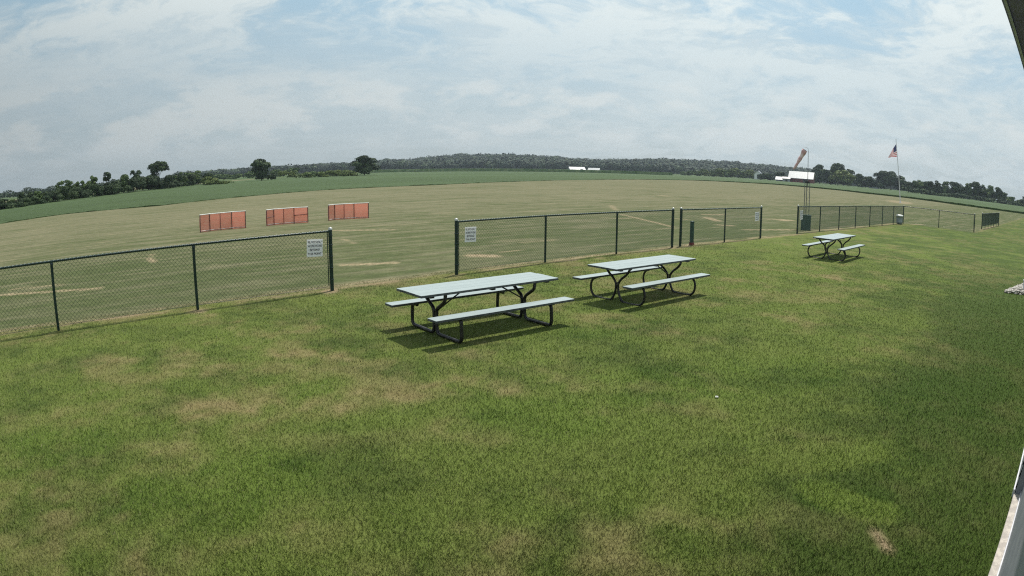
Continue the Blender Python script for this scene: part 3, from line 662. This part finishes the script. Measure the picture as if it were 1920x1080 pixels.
# ------------------------------------------------------------------ chain-link fences
FH = 1.285
def clip(p, q, w_, z0, z1):
    (x0, y0), (x1, y1) = p, q; t0, t1 = 0., 1.
    for d_, lo, hi, s0 in ((x1 - x0, 0, w_, x0), (y1 - y0, z0, z1, y0)):
        if abs(d_) < 1e-9:
            if s0 < lo or s0 > hi: return None
            continue
        a, b = sorted(((lo - s0) / d_, (hi - s0) / d_)); t0, t1 = max(t0, a), min(t1, b)
    if t1 - t0 < 1e-3: return None
    return (x0 + (x1 - x0) * t0, y0 + (y1 - y0) * t0), (x0 + (x1 - x0) * t1, y0 + (y1 - y0) * t1)
M_knuck = mat('glint-coloured wire tips', None, (.30, .36, .34), .3)  # paler wire tips: sun glints along the rail put into the colour
def fence(label, pts, term=(True, True), z0=.09, wire=.0026, pitch=.085, name='chain_link_fence', group='green chain-link fence sections'):
    P = [np.array(p, float) for p in pts]; root = thing(name, label, 'fence', (*P[0], 0), 0, group); O = P[0]
    for i, p in enumerate(P):
        t = (i == 0 and term[0]) or (i == len(P) - 1 and term[1]); r_ = .043 if t else .030
        b = MB(); x, y = p - O; tilt = random.uniform(-.004, .004)
        b.tube([(x, y, -.05), (x + tilt, y, FH + (.06 if t else -.015))], r_, 12)
        if t:
            dd = (P[1] - P[0]) if i == 0 else (P[-2] - P[-1]); dd = dd / np.linalg.norm(dd)
            for z in (.25, .5, .75, 1.0, 1.2): b.lathe([(r_, -.012), (r_ + .006, -.012), (r_ + .006, .012), (r_, .012)], (x, y, z), 12)
            b.box((x + dd[0] * .075, y + dd[1] * .075, (z0 + FH) / 2), (.02, .006, FH - z0 - .04), math.atan2(dd[1], dd[0]))
        po = b.build('fence_post', M_vinyl, root)
        c = MB(); h = FH + (.06 if t else -.03)
        c.lathe([(r_ + .004, -.03), (r_ + .004, .0), (r_ * .8, .018), (r_ * .35, .03), (.001, .033)], (x, y, h), 12)
        c.build('post_cap', M_cap if t else M_vinyl, po)
    rb = MB(); wb_ = MB()
    for i in range(len(P) - 1):
        a, b_ = P[i] - O, P[i + 1] - O; L = np.linalg.norm(b_ - a); d_ = (b_ - a) / L
        e0 = FH - (.055 if (i == 0 and term[0]) else 0); e1 = FH
        rb.tube([(*a, FH), (*(a + d_ * .12), FH), (*(b_ - d_ * .12), FH), (*b_, FH)], .023, 8)
        zt, ztop = z0, FH + .022; n_ = np.array([-d_[1], d_[0]]); H = ztop - zt
        for sgn in (1, -1):
            k_ = -int(H / pitch) - 1
            while k_ * pitch < L + H:
                x0 = k_ * pitch; seg = clip((x0, zt), (x0 + H, ztop), L, zt, ztop) if sgn > 0 else clip((x0, zt), (x0 - H, ztop), L, zt, ztop); k_ += 1
                if seg is None: continue
                (xa, za), (xb, zb) = seg; off = n_ * (-.028 + .003 * sgn)
                A3 = np.array([*(a + d_ * xa + off), za]); B3 = np.array([*(a + d_ * xb + off), zb]); t = (B3 - A3) / np.linalg.norm(B3 - A3)
                nn = np.array([n_[0], n_[1], 0]); s1 = np.cross(t, nn); vs = []
                for q in (A3, B3):
                    for an in (90, 210, 330): vs.append(q + (nn * math.sin(R(an)) + s1 * math.cos(R(an))) * wire)
                wb_.add(vs, [(0, 1, 4, 3), (1, 2, 5, 4), (2, 0, 3, 5)])
        for j in range(int(L / pitch)):
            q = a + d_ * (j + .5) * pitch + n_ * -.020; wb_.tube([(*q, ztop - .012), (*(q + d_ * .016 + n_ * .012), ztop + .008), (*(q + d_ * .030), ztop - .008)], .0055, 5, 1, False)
        wb_.tube([(*(a + n_ * -.028), zt + .01), (*(b_ + n_ * -.028), zt + .01)], .003, 4)
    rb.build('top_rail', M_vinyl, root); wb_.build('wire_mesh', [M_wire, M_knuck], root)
    return root
a0, a1, a2 = gp(110, 620), gp(371, 581), gp(623, 545)
am = a0 - (a1 - a0); fence('long fence section running off the left edge, with a square sign at its right end', [am - (a1 - a0), am, a0, a1, a2], (False, True))
bb = [gp(856, 515), gp(1022, 492), gp(1155.5, 476), gp(1260, 464)]
fence('fence section behind the two nearer picnic tables, square sign at its left end', bb)
cc = [gp(1275, 462), gp(1358, 453.5), gp(1425.5, 446)]
fence('short two-bay fence section with a short green post behind it', cc)
dd = [gp(1494.5, 437.5)]; d1 = gp(1693, 418.8)
dd = [dd[0] + (d1 - dd[0]) * i / 7 for i in range(8)]
fence('seven-bay fence section by the third picnic table and the windsock tower', dd, wire=.0042)
e1 = gp(1826, 435.5); fence('open-looking two-bay fence section turning back from the corner by the flagpole', [d1, (d1 + e1) / 2, e1], (False, True), pitch=.12, wire=.0018)
f0 = gp(1840.5, 430); f1 = gp(1872, 423)
nf = 6; fence('last fence section at the far right, seen end-on so it looks solid green', [f0 + (f1 - f0) * i / nf for i in range(nf + 1)], wire=.0058, z0=.24)

# ------------------------------------------------------------------ signs hung on the fences
def sign(label, xc, yc, w_, h_, line, tilt=0.0, lines=('PILOTS ONLY', 'NO SPECTATORS', 'BEYOND', 'THIS POINT'), ts=.62):
    (pa, pb) = line; u = (pb - pa) / np.linalg.norm(pb - pa); n_ = np.array([-u[1], u[0]])
    # meet the view ray with the fence plane, then hang the plate there just in front of the wires
    rd = ray(xc, yc); tt = ((pa - np.array([0, 0])) @ n_ - .06) / (rd[:2] @ n_); x, y, z = rd * tt; z += CH
    root = thing('fence_sign', label, 'sign', (x, y, z - h_ / 2), math.atan2(u[1], u[0]), 'notice signs on the fence')
    b = MB(); ht = h_ / 2
    nn_ = 6; vs = [(w_ * (i / nn_ - .5), .006 * math.sin(i / nn_ * 3.14) * math.sin(j / nn_ * 3.14), h_ * j / nn_) for i in range(nn_ + 1) for j in range(nn_ + 1)]
    b.add(vs, [(i * 7 + j, i * 7 + 7 + j, i * 7 + 8 + j, i * 7 + 1 + j) for i in range(nn_) for j in range(nn_)], 0, True)
    for sx in (-1, 1):
        for sz in (-1, 1): b.tube([(sx * (w_ / 2 - .02), -.001, ht + sz * (ht - .02)), (sx * (w_ / 2 - .02), .04, ht + sz * (ht - .02))], .004, 6)
    pl = b.build('sign_plate', M_sign, root)
    for i, tx in enumerate(lines):
        cu = bpy.data.curves.new('letters', 'FONT'); cu.body = tx; cu.align_x = 'CENTER'; cu.align_y = 'CENTER'; cu.size = h_ * .165; cu.offset = h_ * .0035
        to = bpy.data.objects.new('tmp', cu); COL.objects.link(to); bpy.context.view_layer.update()
        me = bpy.data.meshes.new_from_object(to.evaluated_get(bpy.context.evaluated_depsgraph_get())); COL.objects.unlink(to); bpy.data.objects.remove(to)
        wd = max(v.co.x for v in me.vertices) - min(v.co.x for v in me.vertices); sx = min(1, w_ * .86 / wd)
        for v in me.vertices:
            X_, Z_ = v.co.x * sx, v.co.y; v.co = (X_, -.0045, ht + h_ * (.335 - .222 * i) + Z_)
        me.materials.clear(); me.materials.append(M_ink)
        link(bpy.data.objects.new('lettering', me), pl)
    root.rotation_euler[1] = tilt
    return root
sign('white notice with four lines of lettering at the right end of the left fence', 589.5, 465, .38, .37, (a1, a2), R(2.5))
sign('white notice with four lines of lettering beside the post behind the nearest table', 882, 439.5, .36, .37, (bb[0], bb[1]), R(1.5))
sign('narrow-looking white notice at the right end of the two-bay fence', 1420, 405.5, .38, .37, (cc[1], cc[2]), R(-2))
sign('white notice in front of the green box at the foot of the windsock tower', 1503, 403, .34, .44, (dd[0], dd[1]), R(-3))

# ------------------------------------------------------------------ picnic tables
def board_set(b, L, y0, y1, n, z, th, sk=0.0):
    wd = (y1 - y0) / n
    for i in range(n):
        dx = sk * ((i * 37) % 5 - 2) * .004
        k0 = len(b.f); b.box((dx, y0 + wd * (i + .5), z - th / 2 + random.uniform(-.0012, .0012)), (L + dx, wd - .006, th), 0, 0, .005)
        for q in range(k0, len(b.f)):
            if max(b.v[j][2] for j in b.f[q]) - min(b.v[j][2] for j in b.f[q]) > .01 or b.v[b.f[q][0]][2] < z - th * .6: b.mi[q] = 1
def picnic_table(label, x, y, yaw, L, style, rough=0.0):
    root = thing('picnic_table', label, 'picnic table', (x, y, 0), yaw, 'picnic tables on the lawn')
    W_, ZT, ZB, OB, BW = .767, .730, .432, .789, .250
    b = MB(); board_set(b, L, -W_ / 2, W_ / 2, 4, ZT, .038, rough)
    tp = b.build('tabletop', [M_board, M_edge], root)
    for xx in (-L * .42, 0, L * .42):
        c = MB(); c.box((xx, 0, ZT - .038 - .016), (.07, W_ * .88, .03)); c.build('crosspiece', M_frame, tp)
    for s_ in (-1, 1):
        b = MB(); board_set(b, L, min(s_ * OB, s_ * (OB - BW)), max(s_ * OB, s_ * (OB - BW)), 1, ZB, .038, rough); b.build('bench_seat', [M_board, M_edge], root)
    fx = L / 2 - .47
    for e in (-1, 1):
        for s_ in (-1, 1):
            if style == 'square':
                yz = [(.555, .384), (.715, .384), (.735, .030), (.045, .024), (.032, .33), (.05, .42), (.285, .57), (.300, .688)]
                pts = rounded([(e * fx, s_ * yy, zz) for yy, zz in yz], .095, 5); rad = .028
            else:
                yz = [(.58, .392), (.635, .375), (.690, .31), (.712, .21), (.685, .095), (.60, .020), (.42, .000), (.20, .004), (.115, .05), (.055, .16), (.03, .27), (.04, .37), (.11, .46), (.22, .545), (.295, .63), (.31, .690)]
                pts = spline([(e * fx, s_ * yy, zz) for yy, zz in yz], 4); rad = .024
            m_ = MB(); m_.tube(pts, rad, 10)
            m_.box((e * fx, s_ * (OB - BW / 2), ZB - .043), (.06, .22, .008)); m_.box((e * fx, s_ * .29, ZT - .042), (.06, .10, .008))
            m_.build('leg_frame', M_frame, root)
        m_ = MB(); m_.tube([(e * fx, 0, .36), (e * (fx - .30), 0, .53), (e * (fx - .62), 0, .70)], .012, 8); m_.box((e * (fx - .64), 0, ZT - .062), (.12, .06, .045)); m_.build('brace', M_frame, root)
        if style == 'square':
            m_ = MB(); m_.box((e * fx, 0, .22), (.05, .07, .05)); m_.build('clamp', M_frame, root)
    return root
random.seed(5)
picnic_table('nearest picnic table with pale boards and square-bent black tube legs', -.5167 * SC, 10.8278 * SC, .6718, 2.8151 * SC, 'square', 1.0)
picnic_table('middle picnic table with pale boards and curved black legs, right of the nearest one', 2.8397 * SC, 13.633 * SC, .6912, 2.7619 * SC, 'curved')
picnic_table('farthest picnic table with curved legs, alone in front of the seven-bay fence', 11.6182 * SC, 21.0876 * SC, .7499, 2.88 * SC, 'curved')

# ------------------------------------------------------------------ orange pilot barriers
def barrier(label, base, Hh, rails=()):
    P = [gp(*q) for q in base]; O = P[0]; root = thing('safety_barrier', label, 'barrier', (*O, 0), 0, 'orange mesh barriers on the airfield')
    for i, p in enumerate(P):
        x, y = p - O; b = MB(); b.tube([(x, y, 0), (x, y, Hh)], .024 if i in (0, 1, 3, 4) else .016, 8); b.build('barrier_post', M_dpipe, root)
    for i in range(4):
        a, c = P[i] - O, P[i + 1] - O; u = (c - a) / np.linalg.norm(c - a); n_ = np.array([-u[1], u[0]])
        b = MB(); b.tube([(*(a - u * .02), Hh + .01), (*(c + u * .02), Hh + .01)], .021, 8); b.build('top_rail', M_white, root)
        b = MB(); b.tube([(*a, .06), (*c, .06)], .020, 8); b.build('bottom_rail', M_pipe, root)
        # net: a lattice of flat plastic strands, sagging a little
        L = np.linalg.norm(c - a); nb = MB(); off = n_ * .02; sagf = lambda z: off + n_ * .03 * math.sin(z / Hh * math.pi)
        nx, nz = max(6, int(L / .042)), int((Hh - .02) / .042)
        for k_ in range(nx + 1):
            q = a + u * L * k_ / nx; w2 = u * .0135; vs = []
            for zz in (.02, Hh * .35, Hh * .7, Hh): vs += [(*(q - w2 + sagf(zz)), zz), (*(q + w2 + sagf(zz)), zz)]
            nb.add(vs, [(0, 1, 3, 2), (2, 3, 5, 4), (4, 5, 7, 6)])
        for k_ in range(nz + 1):
            z = .02 + (Hh - .02) * k_ / nz + random.uniform(-.004, .004); so = sagf(z) + n_ * .002
            nb.add([(*(a + so), z - .0135), (*(c + so), z - .0135), (*(c + so), z + .0135), (*(a + so), z + .0135)], [(0, 1, 2, 3)])
        nb.build('net', M_net, root)
    for i in rails:
        a, c = P[i] - O, P[i + 1] - O; n_ = (c - a) / np.linalg.norm(c - a); n_ = np.array([n_[1], -n_[0]]) * .03
        b = MB(); b.tube([(*(a + n_), Hh * .52), (*(c + n_), Hh * .56)], .018, 8); b.build('middle_rail', M_dpipe, root)
barrier('leftmost orange mesh barrier, four panels bent back, no middle rails', [(376, 436.2), (394, 433.6), (413.7, 431.6), (435, 429.3), (460.7, 427.5)], .81)
barrier('middle orange mesh barrier with middle rails in its end panels', [(500.5, 424), (514, 422), (532.5, 420.6), (551.7, 418.9), (577.5, 417.5)], .78, (0, 3))
barrier('rightmost orange mesh barrier, the one behind the end of the left fence', [(616.5, 414), (628, 412.5), (645.5, 411.2), (664, 410), (691, 409)], .80)

# ------------------------------------------------------------------ windsock tower, green box, flag, small things
pos = gp(1511, 431.5); TD = float(np.hypot(*pos)) + .75; ta = az(1511, 431); TX, TY = TD * math.sin(ta), TD * math.cos(ta)
zt = hgt(1512, 340, TD); zm = hgt(1511.5, 282, TD)
tw = thing('windsock_tower', 'slim three-legged grey mast with a drooping windsock, behind the green box', 'tower', (TX, TY, 0), -ta)
legs = [(-.155, 0), (-.045, .14), (.125, .02)]
for lx, ly in legs:
    b = MB(); b.tube([(lx, ly, 0), (lx, ly, zt)], .019, 8); b.build('leg', M_gal, tw)
b = MB()
for i in range(3):
    (xa, ya), (xb, yb) = legs[i], legs[(i + 1) % 3]; z = .3; k_ = 0
    while z < zt - .2:
        b.tube([(xa, ya, z), (xb, yb, z)], .0032, 5); b.tube([(xa, ya, z), (xb, yb, z + .38)] if k_ % 2 else [(xb, yb, z), (xa, ya, z + .38)], .0028, 5); z += .38; k_ += 1
b.build('lattice', M_gal, tw)
b = MB(); b.add([(x, y, zt - .10) for x, y in legs] + [(x * 1.15, y * 1.15, zt) for x, y in legs], [(2, 1, 0), (3, 4, 5), (0, 1, 4, 3), (1, 2, 5, 4), (2, 0, 3, 5)])
b.build('top_plate', M_frame, tw)
b = MB(); b.tube([(0, .04, zt - .3), (0, .04, zm)], .019, 8, r2=.014); b.build('mast', M_gal, tw)
mpx = TD / FPX; mx, mz = (1504.5 - 1511.5) * mpx, hgt(1504, 281, TD)
b = MB(); b.tube([(0, .04, zm - .02), (0, .04, zm + .10), (mx * .5, .03, zm + .17), (mx, .0, mz + .13)], .008, 6); b.build('swivel_arm', M_gal, tw)
A3 = Vector((mx, 0, mz)); T3 = Vector(((1483.5 - 1511.5) * mpx, -.1, hgt(1483.5, 317, TD))); ax_ = (T3 - A3).normalized()
s1 = ax_.cross(Vector((0, 1, 0))).normalized(); s2 = ax_.cross(s1)
n, m_ = 16, 14; vs = []
for i in range(m_ + 1):
    t = i / m_; c = A3.lerp(T3, t) + Vector((0, 0, -.05 * math.sin(t * 3.1))); r_ = (.145 - .075 * t) * (1 + .10 * math.sin(t * 17)); fl = 1 - .25 * t
    for j in range(n): th = 2 * math.pi * j / n; vs.append(c + s1 * math.cos(th) * r_ * fl * (1 + .08 * math.sin(3 * th + 9 * t)) + s2 * math.sin(th) * r_)
b = MB(); b.add(vs, [(i * n + j, i * n + (j + 1) % n, (i + 1) * n + (j + 1) % n, (i + 1) * n + j) for i in range(m_) for j in range(n)], 0, True)
sk = b.build('windsock', M_sock, tw); so = sk.modifiers.new('thickness', 'SOLIDIFY'); so.thickness = .004
b = MB(); b.tube([A3 + (s1 * math.cos(t) + s2 * math.sin(t)) * .148 for t in np.linspace(0, 6.2832, 21)], .006, 6, cap=False); b.build('hoop', M_gal, sk)

bxp = (gp(1500, 431.5) + gp(1520.5, 431.5)) / 2
root = thing('storage_box', 'dark green upright box with a lid at the foot of the windsock tower', 'box', (*bxp, 0), -ta)
b = MB(); b.box((0, .18, .37), (.54, .40, .74), 0, 0, .02)
for xx in (-.18, 0, .18): b.box((xx, -.026, .36), (.02, .012, .66))
b.build('body', M_green, root); b = MB(); b.box((0, .18, .765), (.58, .44, .045), 0, 0, .012); b.build('lid', M_green, root)
gpp = gp(1296.5, 459.5)
root = thing('marker_post', 'short thick dark green post standing behind the two-bay fence', 'post', (*gpp, 0), R(40))
b = MB(); b.box((0, 0, .41), (.115, .115, .82), 0, 0, .01); b.build('shaft', M_green, root)
b = MB(); b.lathe([(.06, .82), (.085, .825), (.085, .845), (.03, .87), (.001, .873)], n=12); b.build('cap', M_green, root)
b = MB(); b.box((0, 0, .05), (.14, .14, .10), 0, 0, .01); b.build('foot', M_barn, root)
tcn = gp(1687, 421)
root = thing('trash_can', 'grey-blue bin with a white lid by the fence corner', 'bin', (*tcn, 0), -ta)
b = MB(); b.lathe([(.001, .02), (.22, .02), (.245, .30), (.265, .58), (.28, .58), (.28, .61)], (0, .28, 0), 24)
for z in (.18, .4): b.lathe([(.235 + z * .03, z - .015), (.25 + z * .04, z), (.235 + z * .03, z + .015)], (0, .28, 0), 24)
b.build('body', M_can, root)
b = MB(); b.lathe([(.292, .60), (.295, .635), (.26, .67), (.15, .70), (.05, .71), (.001, .71)], (0, .28, 0), 24); b.build('lid', M_white, root)

fp = gp(1688, 380); FD = float(np.hypot(*fp)); fa = az(1688, 380); ztop = hgt(1680, 262, FD); mp = FD / FPX
root = thing('flagpole', 'tall white flagpole with a limp striped flag beyond the fence corner', 'flagpole', (*fp, 0), -fa)
root.rotation_euler[1] = -math.atan((fa - az(1680, 262)) * FD / ztop)
b = MB(); b.tube([(0, 0, 0), (0, 0, ztop * .5), (0, 0, ztop)], .085, 12, r2=.045); b.lathe([(.25, 0), (.25, .06), (.12, .10), (.09, .25)], n=16); b.build('pole', M_trim, root)
b = MB(); b.lathe([(.001, -.09), (.07, -.06), (.09, 0), (.07, .06), (.001, .09)], (0, 0, ztop + .07), 12); b.build('finial', M_cap, root)
zh, zl = hgt(1679.5, 270, FD), hgt(1681.5, 293, FD); nu, nv = 26, 26; vs = []; fs = []
for i in range(nu + 1):
    for j in range(nv + 1):
        u, v = i / nu, j / nv
        zT = zh - 1.62 * mp * 12 * u**1.15; zB = zl - .15 * mp * 10 * u - .05 * math.sin(u * 9); z = zT + (zB - zT) * v
        x = -.09 - (u * 18 * mp * (.80 + .20 * v**.8)); yv = .22 * math.sin(u * 9 + v * 2.2) * u**.5 * (1 - .3 * v)
        vs.append((x, yv, z))
def fmat(u, v):
    if u < .40 and v < 7 / 13: return 2
    return 0 if int(v * 13) % 2 == 0 else 1
nv13 = 26
b = MB()
for i in range(nu):
    for j in range(nv):
        q = [i * (nv + 1) + j, (i + 1) * (nv + 1) + j, (i + 1) * (nv + 1) + j + 1, i * (nv + 1) + j + 1]
        fs.append((q, fmat((i + .5) / nu, (j + .5) / nv)))
b.v = [tuple(v) for v in vs]
for q, mi in fs: b.f.append(q); b.mi.append(mi); b.sm.append(True)
fl = b.build('flag', [M_red, M_fwhite, M_blue], root)
b = MB(); V_ = np.array(vs).reshape(nu + 1, nv + 1, 3)
for r_ in range(9):
    for c_ in range(6 - r_ % 2):
        u = .40 * (c_ + .6 + .5 * (r_ % 2)) / 6.2; v = 7 / 13 * (r_ + .8) / 9.6; p = V_[int(u * nu), int(v * nv)].copy(); p[2] -= (v * nv % 1) * .05; k_ = .022
        b.add([(p[0], p[1] - .012, p[2] + k_), (p[0] + k_ * .6, p[1] - .012, p[2] - k_ * .8), (p[0] - k_, p[1] - .012, p[2] + k_ * .3), (p[0] + k_, p[1] - .012, p[2] + k_ * .3), (p[0] - k_ * .6, p[1] - .012, p[2] - k_ * .8)], [(0, 2, 4), (0, 3, 1), (2, 3, 1)])
b.build('dot_pattern', M_fwhite, fl)
b = MB(); b.tube([(-.10, -.02, .8), (-.09, -.02, ztop * .5), (-.07, -.02, ztop - .1)], .006, 4); b.build('halyard', M_trim, root)

# ------------------------------------------------------------------ building along the right edge
B0, B1 = gp(1852, 1080), gp(1920, 848); U = (B1 - B0) / np.linalg.norm(B1 - B0); Nn = np.array([U[1], -U[0]])
u0 = float(gp(1900, 934) @ U); n0 = float(B0 @ Nn); nw = float(gp(1873, 1080, .05) @ Nn)
print('building', n0, nw, u0)
def loc(u, n_, z=0): q = U * u + Nn * n_; return (q[0], q[1], z)
ya = math.atan2(U[1], U[0])
b = MB(); u1 = 16.0
def slab(b, ua, ub, na_, nb_, z0, z1, mi=0, bev=0):
    c = loc((ua + ub) / 2, (na_ + nb_) / 2, (z0 + z1) / 2); b.box(c, (ub - ua, nb_ - na_, z1 - z0), ya, mi, bev)
slab(b, -4, u0 + .3, n0, nw + .6, -.1, .05, bev=.01); ap = b.build('concrete_apron', M_conc); kind(ap)
bl = thing('clubhouse', 'grey-sided building along the right edge, camera side wall with pale trim', 'building', loc(u0, nw, 0))
def at_root(o): o.location = (-bl.location[0], -bl.location[1], 0); return o
def lapped(ua, ub, nn):
    b = MB(); z = .10; top = CH + .36
    while z < top:
        z2 = min(z + .115, top); A_ = [loc(ua, nn - .012, z), loc(ub, nn - .012, z), loc(ub, nn, z2), loc(ua, nn, z2), loc(ua, nn + .002, z), loc(ub, nn + .002, z)]
        b.add(A_, [(0, 1, 2, 3), (4, 5, 1, 0)]); z = z2
    return b
wl = at_root(lapped(-4, u0, nw).build('wall', M_siding, bl))
b = MB(); slab(b, -4, u0, nw + .012, nw + 5, 0, CH + .36); slab(b, u0, u1, n0 + .014, nw + 5, 0, CH + .36); at_root(b.build('wall_core', M_siding, bl))
wl2 = at_root(lapped(u0 + .002, u1, n0 + .010).build('wall', M_siding, bl))
b = MB(); slab(b, -4, u0 - .01, nw - .022, nw - .002, .05, .088); at_root(b.build('base_trim', M_trim, bl))
b = MB(); slab(b, u0 + .0, u1, n0 - .016, n0 + .006, .01, .085); at_root(b.build('base_trim', M_trim, bl))
e_h = .40
ne = []
for q in ((1895, 0), (1919, 120)):
    D_ = e_h / math.tan(el(*q)); ne.append(float(np.array([D_ * math.sin(az(*q)), D_ * math.cos(az(*q))]) @ Nn))
print('eave n', ne)
en = sum(ne) / 2; ez = CH + e_h
b = MB(); slab(b, -4, u1, en, nw + 1.0, ez, ez + .02); at_root(b.build('soffit', M_soffit, bl))
b = MB(); slab(b, -4, u1, en - .008, en - .001, ez - .004, ez + .14); at_root(b.build('fascia', M_trim, bl))
b = MB(); c = [loc(-4, en - .05, ez + .15), loc(u1, en - .05, ez + .15), loc(u1, nw + 3, ez + 1.3), loc(-4, nw + 3, ez + 1.3)]
b.add(c + [(x, y, z + .04) for x, y, z in c], [(3, 2, 1, 0), (4, 5, 6, 7), (0, 1, 5, 4), (1, 2, 6, 5), (2, 3, 7, 6), (3, 0, 4, 7)]); at_root(b.build('roof', M_gal, bl))

# pale stones and a pipe stub beside the building, and a scrap of paper on the lawn
b = MB(); random.seed(9)
ca, cb, cc_ = gp(1881, 549), gp(1936, 556), gp(1922, 532)
ico = [(0, 0, 1), (.894, 0, .447), (.276, .851, .447), (-.724, .526, .447), (-.724, -.526, .447), (.276, -.851, .447), (.724, .526, -.447), (-.276, .851, -.447), (-.894, 0, -.447), (-.276, -.851, -.447), (.724, -.526, -.447), (0, 0, -1)]
icf = [(0, 1, 2), (0, 2, 3), (0, 3, 4), (0, 4, 5), (0, 5, 1), (1, 6, 2), (2, 7, 3), (3, 8, 4), (4, 9, 5), (5, 10, 1), (6, 7, 2), (7, 8, 3), (8, 9, 4), (9, 10, 5), (10, 6, 1), (11, 7, 6), (11, 8, 7), (11, 9, 8), (11, 10, 9), (11, 6, 10)]
for i in range(700):
    a, c = random.random(), random.random()
    if a + c > 1: a, c = 1 - a, 1 - c
    p = ca + (cb - ca) * a + (cc_ - ca) * c; s_ = random.uniform(.022, .055); ht_ = .10 * (1 - abs(a - .6)) * random.random()
    sx, sy, sz = s_ * random.uniform(.8, 1.4), s_ * random.uniform(.7, 1.2), s_ * random.uniform(.5, .8)
    b.add([(p[0] + x * sx * random.uniform(.85, 1.15), p[1] + y * sy, ht_ + z * sz + .01) for x, y, z in ico], icf)
o = b.build('stone_pile', M_stone); o['kind'] = 'stuff'; o['label'] = 'patch of pale stones on the grass at the right edge'
pp = gp(1918.5, 548); root = thing('pipe_stub', 'white upright pipe stub in the pale stones at the right edge', 'pipe', (*pp, 0))
b = MB(); b.tube([(0, 0, 0), (0, 0, .36)], .035, 12); b.build('pipe', M_trim, root); b = MB(); b.lathe([(.045, .33), (.045, .37), (.03, .385), (.001, .385)], n=12); b.build('cap', M_trim, root)
sp_ = gp(1343.5, 747); b = MB(); b.add([(-.035, -.02, .035), (.03, -.025, .03), (.038, .02, .045), (-.03, .022, .05), (.0, .0, .060)], [(0, 1, 4), (1, 2, 4), (2, 3, 4), (3, 0, 4)])
o = b.build('paper_scrap', M_white); o.location = (*sp_, 0); o.scale = (.55, .55, .55); tag(o, 'tiny crumpled white paper scrap on the lawn, lower right of the tables', 'litter')

# ------------------------------------------------------------------ haze
b = MB(); b.box((0, 700, 60), (4200, 2400, 126)); hz = b.build('haze', M_white); hz['kind'] = 'stuff'; hz['label'] = 'thin summer haze over the whole field'
hm = bpy.data.materials.new('thin haze'); hm.use_nodes = True; nt = hm.node_tree
for n_ in list(nt.nodes):
    if n_.type == 'BSDF_PRINCIPLED': nt.nodes.remove(n_)
pv = nt.nodes.new('ShaderNodeVolumePrincipled'); pv.inputs['Density'].default_value = .00013; pv.inputs['Color'].default_value = (.74, .86, 1.0, 1); pv.inputs['Anisotropy'].default_value = .2
nt.links.new(pv.outputs[0], nt.nodes['Material Output'].inputs['Volume'])
hz.data.materials.clear(); hz.data.materials.append(hm)
